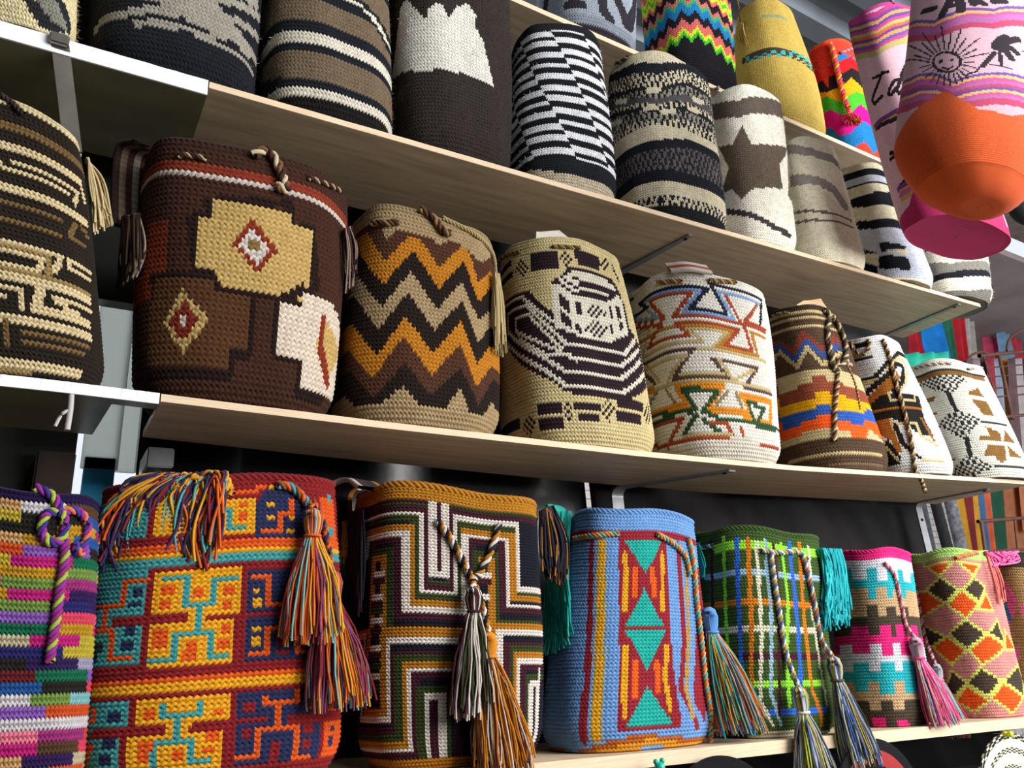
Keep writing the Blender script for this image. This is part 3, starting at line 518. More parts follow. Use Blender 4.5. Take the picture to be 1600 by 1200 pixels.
{'name': 'crochet_bag','label': 'white crochet bag with navy, rust, ochre and green hourglass outlines','group': 'crochet bags on the middle shelf','P': [1.1764,0.1411,1.1981,0.1606,0.3354,0.3929,-0.0477,0.0857,0.6921,2.6,0.03,1.7,0.045,0.15,0.005],'n': 132,'m': 55,'uc': 0.369,'base': '#d5d1c6','ops': [['S','#b5a274',1.06,[19.0,40.5,36.0,40.5,29.1,32.5,53.0,32.5,49.2,36.5,60.9,36.5,55.1,30.5,73.3,30.5]],['S','#a8742a',1.32,[20.5,37.5,40.3,37.5,28.9,37.5,51.2,37.5,47.4,37.5,63.6,37.5,57.2,31.5,72.2,31.5,70.4,38.5,77.5,38.5]],['S','#9a4228',1.25,[21.4,44.2,41.7,39.1,33.3,34.5,49.6,34.5,45.9,38.5,55.4,38.5,65.5,38.5,59.8,32.5,70.0,32.5,67.5,40.5,78.1,40.5]],['S','#9a4228',1.25,[20.0,46.2,42.6,40.7,37.5,47.5,51.4,47.5,45.7,40.5,54.7,40.5,66.6,40.5,61.8,49.5,75.7,49.5,68.0,41.5,78.3,41.5]],['S','#7796c2',1.06,[19.8,47.3,40.4,41.6,32.2,48.5,54.3,48.5,48.3,41.5,64.2,41.5,59.3,49.5,76.8,49.5,77.2,44.6]],['S','#1c2030',1.25,[20.3,52.5,27.1,52.5]],['S','#1c2030',1.25,[20.0,46.5,36.2,46.5,30.7,49.5,45.9,49.5,56.3,49.5,50.7,42.5,61.6,42.5,57.2,51.5,69.7,51.5,78.3,51.5,75.7,42.9]],['S','#b5a274',0.92,[26.2,30.5,49.6,30.5,59.8,30.5,76.1,30.5]],['S','#54403a',1.32,[26.7,30.5,50.1,30.5,43.2,22.5,51.2,22.5,59.1,22.5,55.4,27.5,71.3,27.5,65.3,20.5,77.2,20.5]],['S','#54403a',1.45,[26.7,29.7,34.4,23.7]],['S','#b5a274',1.19,[28.4,28.5,47.7,28.5,41.0,22.9]],['S','#b5a274',1.19,[31.3,29.9,37.1,23.3]],['S','#b5a274',1.19,[57.1,27.7,60.9,22.0,70.0,26.8]],['S','#b5a274',1.06,[45.7,23.5,57.8,23.5]],['S','#b5a274',1.19,[27.1,21.5,42.8,21.5,51.6,21.5,58.7,21.5,77.0,21.5]],['S','#8b7a58',1.06,[35.7,21.1,28.9,18.0]],['S','#8b7a58',1.06,[39.5,20.2,43.5,14.7]],['S','#8b7a58',1.06,[58.3,18.3,54.1,13.4]],['S','#8b7a58',1.06,[61.3,18.7,63.8,13.0]],['S','#cf8222',1.72,[27.8,22.0,33.3,22.0]],['S','#cf8222',1.58,[28.4,15.0,47.0,15.0,43.4,20.0,57.2,20.0,52.1,13.0,66.8,13.0,63.3,18.0,76.4,18.0,75.0,11.0,63.6,11.0]],['S','#2b4a2e',1.32,[27.8,15.0,47.4,13.0,49.0,13.6,45.6,19.1,50.7,18.9,55.4,18.0,50.7,12.8,55.2,10.6,68.0,10.3,65.8,16.5,72.8,15.4,68.4,9.9,82.8,10.3]],['S','#2b4a2e',1.45,[28.7,12.5,40.8,12.5]],['S','#2b4a2e',1.45,[48.8,11.9,43.5,6.5,49.0,6.5,55.4,6.5,50.7,10.4]],['S','#9a4228',1.32,[29.3,11.5,44.3,11.5,36.6,5.0]],['S','#9a4228',1.32,[27.6,6.8,32.8,5.5,42.8,5.5,59.4,5.5,57.4,9.5,52.7,9.5]],['S','#9a4228',1.32,[62.0,8.1,63.1,4.5,70.6,4.5,79.2,4.5]],['S','#b5a274',0.92,[43.7,6.5,58.3,6.5]],['P','#c8c2b4',[-24.6,-3.0,-24.6,4.6,28.2,4.6,48.7,3.7,59.3,5.7,64.4,6.0,76.1,2.4,84.1,2.4,136.9,2.4,136.9,-3.0]]],'rim': '#d2cfc8','ex': [['cord',[[1.0369,0.0385,0.7142],[1.0504,0.0167,0.7094],[1.0696,-0.0016,0.7058]],0.0048,['#8a6238','#c0a060','#5a4a38']],['cord',[[1.1255,-0.0222,0.7102],[1.1581,-0.0266,0.7124],[1.199,-0.0301,0.7171]],0.0048,['#8a6238','#c0a060','#5a4a38']],['ribbon',[[1.0521,0.0145,0.7395],[1.0821,-0.0109,0.7375],[1.1276,-0.0248,0.7325]],0.03,0.006,['#d2cfc8','#b05038','#d2cfc8'],[0,0.5,0.86]]]},
{'name': 'crochet_bag','label': 'brown crochet bag with yellow, blue and orange stepped bands','group': 'crochet bags on the middle shelf','P': [1.5607,0.1348,1.5624,0.0915,0.3429,0.4068,-0.0685,0.0887,0.747,2.6,0.03,0.7,0.045,0.15,0.0266],'n': 110,'m': 52,'uc': 0.347,'base': '#4d3a2a','ops': [['S','#b3a075',0.96,[16.5,49.5,39.8,49.5,51.9,49.5]],['S','#b3a075',1.44,[15.9,47.5,43.8,47.5,57.8,47.5]],['S','#b3a075',1.12,[17.9,44.5,45.6,44.5,58.3,44.5]],['S','#7d3a2a',2.4,[14.4,41.0,27.0,41.0,35.1,36.6,40.3,41.9,46.4,36.1,55.5,41.4,61.9,38.1]],['S','#2f4f8e',1.76,[15.9,36.2,26.9,40.2,35.3,34.3,40.6,39.5,45.9,34.3,56.0,39.0,59.8,35.2]],['S','#b9a878',1.44,[16.7,33.8,27.2,38.1,35.6,31.7,40.6,37.4,45.0,31.4,56.3,36.6,60.6,33.3]],['D','#bfae82',[16.4,30.0]],['P','#8a4630',[-27.2,-3.0,-27.2,28.0,16.8,28.0,24.0,28.0,24.0,25.0,33.9,25.0,34.4,26.0,40.0,26.0,40.0,28.0,45.0,28.0,45.0,26.0,51.7,26.0,51.1,25.0,61.5,25.0,105.5,25.0,105.5,-3.0]],['P','#e0a50c',[-25.5,-3.0,-25.5,24.0,18.5,24.0,24.0,24.0,24.0,21.0,33.4,21.0,33.9,21.0,40.0,21.0,40.0,23.0,45.0,23.0,45.0,22.0,51.3,22.0,50.8,21.0,61.0,21.0,105.0,21.0,105.0,-3.0]],['P','#2b56a8',[-25.6,-3.0,-25.6,20.0,18.4,20.0,23.0,20.0,23.0,18.0,33.4,18.0,33.7,18.0,39.1,18.0,39.7,19.0,44.0,19.0,44.0,17.0,49.9,17.0,49.7,17.0,57.2,17.0,61.6,18.9,105.6,18.9,105.6,-3.0]],['P','#f05a1a',[-25.3,-3.0,-25.3,17.0,18.7,17.0,24.0,17.0,24.0,14.0,33.0,14.0,33.4,15.0,39.0,15.0,39.0,16.0,45.0,16.0,45.0,14.0,50.0,14.0,50.0,13.0,55.7,13.0,57.4,15.0,62.8,15.0,106.8,15.0,106.8,-3.0]],['P','#bfae82',[-24.3,-3.0,-24.3,13.3,19.7,13.3,23.7,11.0,33.0,11.0,33.0,12.0,38.8,12.0,39.1,12.0,45.0,12.0,45.0,11.0,49.0,11.0,49.0,9.0,55.1,9.0,58.4,12.3,64.1,10.2,108.1,10.2,108.1,-3.0]],['D','#4d3a2a',[20.0,9.0]],['S','#b3a075',0.96,[25.2,4.5,39.8,4.5,61.6,4.5]],['S','#6b573f',1.28,[40.1,1.5,62.7,1.5]]],'rim': '#3a2d20','card': 1,'ex': [['cord',[[1.4815,0.1331,0.7501],[1.4675,0.0862,0.7428],[1.4716,0.0546,0.7358]],0.004,['#c0b088','#4a3a2a','#8c7a58']],['strapcord',[[1.553,0.0149,0.7403],[1.5786,0.0113,0.7196],[1.5929,0.0072,0.6692],[1.5743,0.002,0.6152],[1.5249,-0.0019,0.5752],[1.5202,0.0019,0.6081],[1.537,0.0083,0.677],[1.5748,0.0136,0.7367]],0.0064,['#3a2e22','#b8a880','#5a4a36']],['cord',[[1.5443,0.0024,0.6109],[1.5149,-0.0018,0.542],[1.4897,0.0008,0.4786],[1.4675,0.0038,0.4028]],0.0052,['#3a2e22','#b8a880','#8c5a3a']],['cord',[[1.5744,0.006,0.6148],[1.5855,0.0004,0.5506],[1.5717,-0.0064,0.4844]],0.0024,['#8c5a3a','#b8a880']],['paper',[[1.5285,0.0687,0.7728],[1.557,0.0687,0.7889],[1.6291,0.0687,0.8085],[1.648,0.0687,0.7888],[1.6355,0.0687,0.765]],1]]},
{'name': 'crochet_bag','label': 'white crochet bag with slanting black and brown-orange bands','group': 'crochet bags on the middle shelf','P': [1.829,0.1165,1.783,0.0807,0.3501,0.3537,-0.0462,0.068,0.7549,2.6,0.03,5.1,0.045,0.15,0.0266],'n': 104,'m': 54,'uc': 0.334,'base': '#d3d3d3','ops': [['P','#b9a878',[21.2,48.0,35.5,48.0,25.4,42.8,18.3,47.3]],['S','#1b1917',2.4,[22.1,51.0,36.5,51.0]],['S','#1b1917',1.44,[24.7,45.5,36.6,45.5]],['S','#1b1917',1.76,[26.3,37.0,34.9,37.0,42.8,41.9,54.5,48.0,62.5,48.0]],['S','#c0b080',1.6,[27.0,36.0,38.8,36.0,43.4,40.7,51.7,45.0,56.2,45.0,54.6,39.8,44.8,31.5]],['S','#1b1917',2.08,[27.3,31.1,40.4,36.9,48.0,42.0,52.7,42.0,47.3,34.9,41.2,31.0]],['P','#9a5f22',[27.4,29.2,37.5,34.4,46.3,38.9,47.0,36.7,44.1,33.1,39.5,31.1,36.0,22.0,36.6,17.5,36.9,8.0,34.7,8.0,34.6,13.0,29.4,16.0,27.5,22.0]],['P','#1b1917',[30.3,27.5,36.2,30.4,39.4,30.0,54.9,30.0,51.7,20.7,53.6,14.0,46.0,14.0,37.1,21.0,30.1,21.0,29.3,24.8]],['S','#9a5f22',0.88,[30.0,24.5,37.2,24.5,52.7,24.5]],['S','#c0b080',1.2,[39.2,30.6,38.9,27.5,50.4,27.5,51.6,29.7]],['S','#c0b080',1.2,[36.5,18.5,46.3,18.5,46.3,13.7,54.3,10.1]],['S','#c0b080',1.2,[36.6,20.3,37.1,12.4,39.9,6.8]],['S','#1b1917',1.92,[37.5,17.8,38.2,10.8,42.4,6.1]],['P','#d3d3d3',[38.8,14.0,44.1,14.0,49.7,10.1,57.6,6.0,51.6,6.0,42.5,6.0,40.1,8.8]],['P','#1b1917',[42.5,4.0,59.9,4.0,63.4,4.0,43.7,4.0]],['S','#c0b080',1.12,[43.0,4.5,53.2,4.5]],['S','#8a5a28',1.6,[50.3,20.5,52.7,12.4]],['P','#1b1917',[33.2,13.7,35.9,6.8,34.6,4.0,25.8,4.0,24.7,5.6]],['S','#c0b080',1.12,[30.3,12.6,34.6,5.9]],['P','#cfcfce',[-17.2,-3.0,-17.2,2.9,24.4,2.9,34.6,4.3,43.7,2.9,64.1,2.7,105.7,2.7,105.7,-3.0]]],'rim': '#d8dadc','ex': [['cord',[[1.6991,0.0602,0.6985],[1.6995,0.0493,0.6669],[1.7051,0.0322,0.6567],[1.7148,0.0207,0.6776],[1.7159,0.0218,0.692]],0.0048,['#c0ae84','#3a2e28','#8c7a58']],['cord',[[1.7485,0.003,0.6898],[1.7503,-0.0014,0.6404],[1.7461,-0.0035,0.5708],[1.7454,-0.0065,0.504],[1.7425,-0.0073,0.4241],[1.7441,0.0009,0.3612],[1.7614,0.0031,0.3305],[1.759,-0.0005,0.3023]],0.0052,['#c0ae84','#3a2e28','#8c6a40']]]},
{'name': 'crochet_bag','label': 'off-white crochet bag with checked black lozenges and brown leaves','group': 'crochet bags on the middle shelf','P': [2.1581,0.1422,2.0816,0.1269,0.3588,0.3114,-0.0505,0.0523,0.5788,2.6,0.03,5.9,0.045,0.15,0.0242],'n': 112,'m': 54,'uc': 0.322,'base': '#cfcfc2','ops': [['S','#2b2b2c',1.12,[21.4,48.5,40.3,48.5,47.1,48.5,63.4,48.5]],['S','#7d5a2c',2.4,[20.9,47.0,39.5,47.0,47.7,47.0,61.1,47.0]],['X','#2b2b2c','#cfcfc2',[22.9,46.1,31.0,45.7,47.1,45.7,48.8,43.7,39.8,37.3],1.3],['X','#2b2b2c','#cfcfc2',[39.8,30.6,48.3,24.7,37.8,17.3,27.6,25.2],1.3],['X','#2b2b2c','#cfcfc2',[37.6,10.3,45.4,4.0,36.7,1.3,24.9,2.5,25.9,4.9],1.3],['S','#2b2b2c',1.92,[39.0,37.6,39.3,30.2]],['S','#2b2b2c',1.92,[39.0,17.5,37.8,9.9]],['S','#2b2b2c',1.2,[48.0,24.5,61.5,24.5]],['S','#2b2b2c',1.2,[45.4,4.5,62.5,4.5]],['P','#7d5a2c',[47.3,38.3,53.3,41.6,55.2,37.0,46.8,37.0]],['P','#7d5a2c',[47.1,35.0,55.2,35.0,55.6,28.0,49.7,28.0]],['P','#7d5a2c',[48.2,22.7,54.5,20.0,53.6,16.0,43.4,16.0,44.2,18.0,48.6,18.0]],['P','#7d5a2c',[42.6,9.0,45.9,14.0,54.2,14.0,51.7,7.2,48.6,5.9,46.8,7.7,46.9,9.0]],['P','#7d5a2c',[25.1,36.7,26.9,38.0,33.1,38.0,31.3,36.0,25.7,36.0]],['P','#7d5a2c',[26.6,32.2,31.7,30.0,26.9,30.0]],['P','#7d5a2c',[25.1,16.0,33.0,16.0,25.9,16.0]],['P','#7d5a2c',[27.2,11.7,31.9,9.0,27.2,9.0]],['P','#7d5a2c',[58.3,21.8,62.6,16.0,54.4,16.0]],['P','#7d5a2c',[55.6,14.0,62.6,9.0,54.5,9.0]]],'rim': '#d3d4c8','basecols': ['#4a3d30','#cfcfc2','#cfcfc2'],'ex': [['cord',[[1.954,0.056,0.6594],[1.9627,0.0154,0.6586],[2.0027,-0.0158,0.6553]],0.0036,['#7a6258','#cfcfc2']],['cord',[[2.0587,-0.025,0.6444],[2.1652,-0.0124,0.6681]],0.0036,['#7a6258','#cfcfc2']],['fringe',[[[1.9572,0.0925,0.6461],[1.9494,0.0755,0.6399]],[[1.9663,0.0798,0.5524],[1.9647,0.0597,0.5467]],[[1.9856,0.0648,0.4448],[1.9854,0.0486,0.4406]]],33,['#d8d6cc','#c8c6bc'], {}]]},
{'name': 'crochet_bag','label': 'cream and black key-pattern crochet bag at the left end of the middle shelf','group': 'crochet bags on the middle shelf','P': [-0.0328,0.088,-0.097,0.0861,0.3471,0.3646,-0.1766,0.0407,0.5994,2.6,0.03,0.2,0.045,0.15,-0.008],'n': 100,'m': 62,'uc': 0.505,'base': '#231c16','ops': [['D','#6b5432',[48.4,56.0]],['D','#231c16',[48.3,54.0]],['S','#c9b68c',1.6,[45.4,50.0,48.1,50.0,53.3,50.0,59.9,50.0,65.7,50.0,67.4,45.3]],['S','#c9b68c',1.2,[50.5,46.5,55.3,46.5,61.4,46.5,64.2,46.5,63.2,43.0]],['S','#c9b68c',1.2,[47.2,47.5,48.4,44.5,53.3,44.5,61.2,44.5]],['S','#c9b68c',1.76,[45.1,40.0,47.9,40.0,54.9,40.0,61.4,40.0,67.1,40.0]],['S','#6b5432',1.28,[45.1,36.5,47.7,36.5,54.8,36.5,59.1,36.5]],['S','#6b5432',1.28,[44.8,32.5,47.6,32.5,53.1,32.5,58.4,32.5]],['S','#6b5432',1.28,[62.7,37.2,60.9,33.5,65.6,33.5]],['S','#6b5432',1.28,[64.8,38.0,67.3,36.6]],['S','#c9b68c',1.28,[44.7,27.5,47.3,27.5,53.3,27.5,58.3,27.5,57.0,23.6]],['S','#8b744a',1.28,[47.3,26.5,56.0,26.5,55.8,22.7]],['S','#c9b68c',1.28,[44.5,25.5,47.2,25.5,54.8,25.5,54.0,22.5,46.2,22.5]],['S','#8b744a',1.6,[45.2,21.0,53.8,21.0,65.3,21.0]],['S','#c9b68c',1.28,[67.1,27.5,59.9,27.5,59.9,25.5,66.6,25.5]],['S','#c9b68c',1.6,[44.3,20.0,46.9,20.0,56.2,20.0,65.5,20.0]],['S','#c9b68c',1.92,[54.2,18.8,53.0,14.0,55.8,14.0,63.8,14.0]],['S','#c9b68c',1.2,[44.3,17.5,46.9,17.5,50.6,17.5,50.5,13.2]],['S','#c9b68c',1.2,[44.1,15.5,47.6,15.5]],['S','#c9b68c',1.28,[65.2,17.5,56.5,17.5,57.4,16.5,63.9,13.8]],['S','#c9b68c',2.08,[44.0,11.0,46.6,11.0,53.3,11.0,63.7,11.0]],['S','#6b5432',1.28,[47.5,10.3,47.6,6.0]],['S','#6b5432',1.28,[50.5,8.5,55.5,8.5,62.7,8.5]],['S','#6b5432',1.12,[50.5,6.5,61.6,6.5]],['S','#c9b68c',1.6,[43.0,2.0,45.8,2.0,53.1,2.0,61.4,2.0]],['S','#8b744a',1.28,[42.6,0.5,45.5,0.5,51.6,0.5]]],'rim': '#c2b48a','ex': [['fringe',[[[0.0014,0.0367,0.6827],[-0.0021,0.0389,0.6824]],[[0.0122,0.043,0.6377],[0.0225,0.043,0.651]],[[0.0236,0.046,0.5673],[0.0442,0.0464,0.5777]]],65,['#c9b68c','#b09c70'], {}],['cord',[[-0.1036,-0.013,0.7134],[-0.0892,-0.0137,0.7051],[-0.0764,-0.0143,0.6926]],0.004,['#3a2a24','#2a1d18']]]},
{'name': 'crochet_bag','label': 'dark red crochet bag with yellow, teal and navy block figures','group': 'crochet bags on the lower shelf','P': [0.2184,0.1493,0.2148,0.1434,-0.1138,0.3524,0.1345,0.0733,0.5717,3.0,0.03,2.4,0.045,0.15,-0.045],'n': 132,'m': 64,'uc': 0.468,'base': '#7a1a1e','ops': [['S','#cb4f17',1.24,[64.2,60.5,68.5,60.5,74.6,64.5,88.6,64.5]],['P','#d3931a',[62.0,59.0,69.0,59.0,69.0,51.0,62.0,51.0]],['S','#3c8c8e',1.36,[62.1,56.5,64.5,56.5,64.5,52.5,66.9,52.5]],['Q','#cb4f17',0.868,[66.7,57.6,66.7,55.0]],['P','#242a4c',[69.0,58.0,71.1,61.0,78.0,61.0,78.0,50.0,69.0,50.0]],['S','#cb4f17',1.24,[75.5,58.9,75.5,55.5,73.5,55.5,73.5,51.5,70.7,51.5]],['Q','#d3931a',0.682,[72.0,61.4,71.8,57.2,71.7,54.4,75.5,54.4,75.3,51.8]],['P','#cb4f17',[81.0,60.0,86.0,60.0,86.0,50.0,81.0,50.0]],['Q','#3c8c8e',0.806,[84.3,59.7,83.5,52.3]],['P','#3c8c8e',[35.3,61.0,52.0,61.0,52.0,52.0,39.7,52.0]],['P','#d3931a',[53.0,60.0,61.0,60.0,61.0,52.0,53.0,52.0]],['D','#cb4f17',[35.8,50.0]],['D','#d3931a',[37.5,48.0]],['D','#3c8c8e',[35.8,47.0]],['D','#7a1a1e',[35.8,45.0]],['P','#3c8c8e',[40.2,45.0,53.0,45.0,53.0,35.0,48.0,35.0,48.0,33.0,53.0,33.0,53.0,25.0,29.0,25.0,29.0,34.8]],['S','#cb4f17',1.36,[52.6,42.5,49.5,42.5,49.5,37.5,43.0,37.5]],['S','#cb4f17',1.36,[46.5,37.3,46.5,32.5,40.0,32.5]],['S','#cb4f17',1.36,[46.2,32.6,48.5,31.8,48.5,26.5,51.5,26.5]],['Q','#242a4c',0.868,[51.7,40.1,51.4,37.5,51.2,31.8,51.0,28.8,45.9,29.2,45.2,26.7]],['P','#d3931a',[54.0,44.0,67.0,44.0,67.0,34.0,61.8,34.0,60.9,33.0,66.0,33.0,66.0,24.0,54.0,24.0,54.0,33.0,59.0,33.0,59.0,35.0,54.0,35.0]],['P','#7a1a1e',[48.0,35.0,58.0,35.0,58.0,33.0,48.0,33.0]],['S','#3c8c8e',1.36,[55.6,42.5,58.5,42.5,58.5,36.5,62.5,36.5,62.5,41.5,65.6,41.5]],['S','#3c8c8e',1.36,[60.5,36.1,60.5,31.4]],['S','#3c8c8e',1.36,[54.8,25.5,57.5,25.5,57.5,30.5,62.5,30.5,62.5,25.5,64.9,25.5]],['Q','#cb4f17',0.9299999999999999,[55.9,39.7,55.8,36.9,60.3,39.3,65.1,38.8,64.7,36.3,55.6,31.1,55.4,28.6,59.8,28.4,59.6,25.6,64.7,30.7,64.5,28.2]],['P','#242a4c',[68.0,43.0,81.0,43.0,81.0,34.0,68.0,34.0]],['P','#242a4c',[68.0,33.0,82.0,33.0,82.0,24.0,68.0,24.0]],['S','#cb4f17',1.24,[69.3,41.5,71.5,41.5,71.5,35.5,73.8,35.5]],['S','#cb4f17',1.24,[74.5,33.3,74.5,30.7]],['S','#cb4f17',1.24,[69.1,25.5,71.5,25.5,71.5,30.5,76.5,30.5,76.5,25.5,78.8,25.5]],['Q','#d3931a',0.744,[69.5,38.6,69.6,36.1,69.6,30.7,69.6,28.2,79.0,30.1,78.8,27.7]],['Q','#7a1a1e',0.806,[73.8,27.9,74.0,25.6]],['D','#7a1a1e',[29.4,23.0]],['D','#cb4f17',[31.6,22.0]],['D','#d3931a',[33.1,21.0]],['D','#7a1a1e',[34.2,19.0]],['P','#3c8c8e',[32.0,18.0,52.0,18.0,52.0,13.0,46.8,13.0,45.5,11.0,51.0,11.0,51.0,4.0,32.0,4.0]],['S','#cb4f17',1.49,[46.5,16.6,46.5,14.5,34.7,14.5]],['S','#cb4f17',1.49,[42.5,14.7,42.5,9.5,31.4,9.5]],['S','#cb4f17',1.49,[40.2,9.5,46.4,9.5,43.7,4.5]],['Q','#242a4c',0.9299999999999999,[50.1,15.1,49.4,9.6,49.0,6.8,37.8,6.8]],['P','#d3931a',[53.0,18.0,66.0,18.0,66.0,13.0,60.9,13.0,60.0,11.0,65.0,11.0,65.0,3.0,52.0,3.0,52.0,11.0,57.0,11.0,57.0,13.0,53.0,13.0]],['S','#3c8c8e',1.49,[56.5,16.4,56.5,14.5,61.5,14.5,61.5,16.4]],['S','#3c8c8e',1.36,[58.5,14.7,58.5,9.4]],['S','#3c8c8e',1.36,[55.5,4.1,55.5,9.5,60.5,9.5,60.5,5.5,62.9,5.5]],['Q','#cb4f17',0.9299999999999999,[54.8,14.7,64.2,14.5,54.5,9.4,54.3,6.8,58.7,7.3,63.4,9.6,63.1,7.5]],['P','#242a4c',[67.0,18.0,81.0,18.0,81.0,13.0,75.0,13.0,75.0,11.0,81.0,11.0,81.0,4.0,67.0,4.0,67.0,12.0,72.0,12.0,72.0,13.0,67.0,13.0]],['S','#cb4f17',1.49,[71.5,16.6,71.5,15.5,76.5,15.5,76.5,16.9]],['S','#cb4f17',1.36,[73.5,14.7,73.5,10.2]],['S','#cb4f17',1.36,[67.6,5.5,70.5,5.5,70.5,10.5,76.5,10.5,76.5,4.5,79.0,4.5]],['Q','#7a1a1e',0.868,[68.9,15.1,78.4,14.9,68.7,9.8,73.3,7.0,78.4,9.8,78.2,7.3,73.3,4.9]],['P','#cb4f17',[82.0,18.0,90.0,18.0,90.0,13.0,82.0,13.0]],['P','#cb4f17',[82.0,11.0,91.0,11.0,91.0,4.0,82.0,4.0]],['Q','#242a4c',0.806,[84.8,15.4,84.8,9.4,84.4,7.3]]],'rim': '#7a1a1e','rb': '#7a1a1e','ex': [['fringe',[[[0.1231,0.0018,0.2424],[0.1886,-0.0073,0.2404]],[[0.0842,0.0132,0.2231],[0.1928,-0.0187,0.2296]],[[0.0678,0.0279,0.1844],[0.1879,-0.0202,0.1797]],[[0.0631,0.0276,0.1249],[0.189,-0.0206,0.1111]]],299,['#cb5a1a','#d39a2a','#2a2c58','#4c9c9c','#7a2228','#3a2450'], {'wob': 0.012,'r': 0.0018}],['strapcord',[[0.1589,-0.0107,0.2332],[0.1809,-0.0069,0.2425],[0.1957,-0.0144,0.2356],[0.2034,-0.0167,0.2162]],0.0064,['#c8871e','#d39a2a','#a8601a']],['cord',[[0.2625,-0.0111,0.2339],[0.2829,-0.0099,0.2308],[0.3013,-0.0091,0.2139],[0.3065,-0.0223,0.2005]],0.0056,['#7a4a2a','#4c8c9c','#cb5a1a']],['cord',[[0.3096,-0.0067,0.2152],[0.3247,-0.0038,0.19],[0.3327,-0.0021,0.161],[0.3341,-0.017,0.1223]],0.0048,['#7a4a2a','#2a2c58','#cb5a1a']],['tassel',[0.3065,-0.0223,0.2005],0.165,['#cb5a1a','#7a2228','#6fb5b8','#cb5a1a','#d39a2a','#7a3a5a'], {'headr': 0.013,'spread': 0.034,'n': 110}],['tassel',[0.3341,-0.017,0.1223],0.165,['#7a2228','#d39a2a','#6fb5b8','#2a3a68','#cb5a1a','#7a3a5a'], {'headr': 0.014,'spread': 0.036,'n': 110,'lean': (0.01,0,0)}]]},
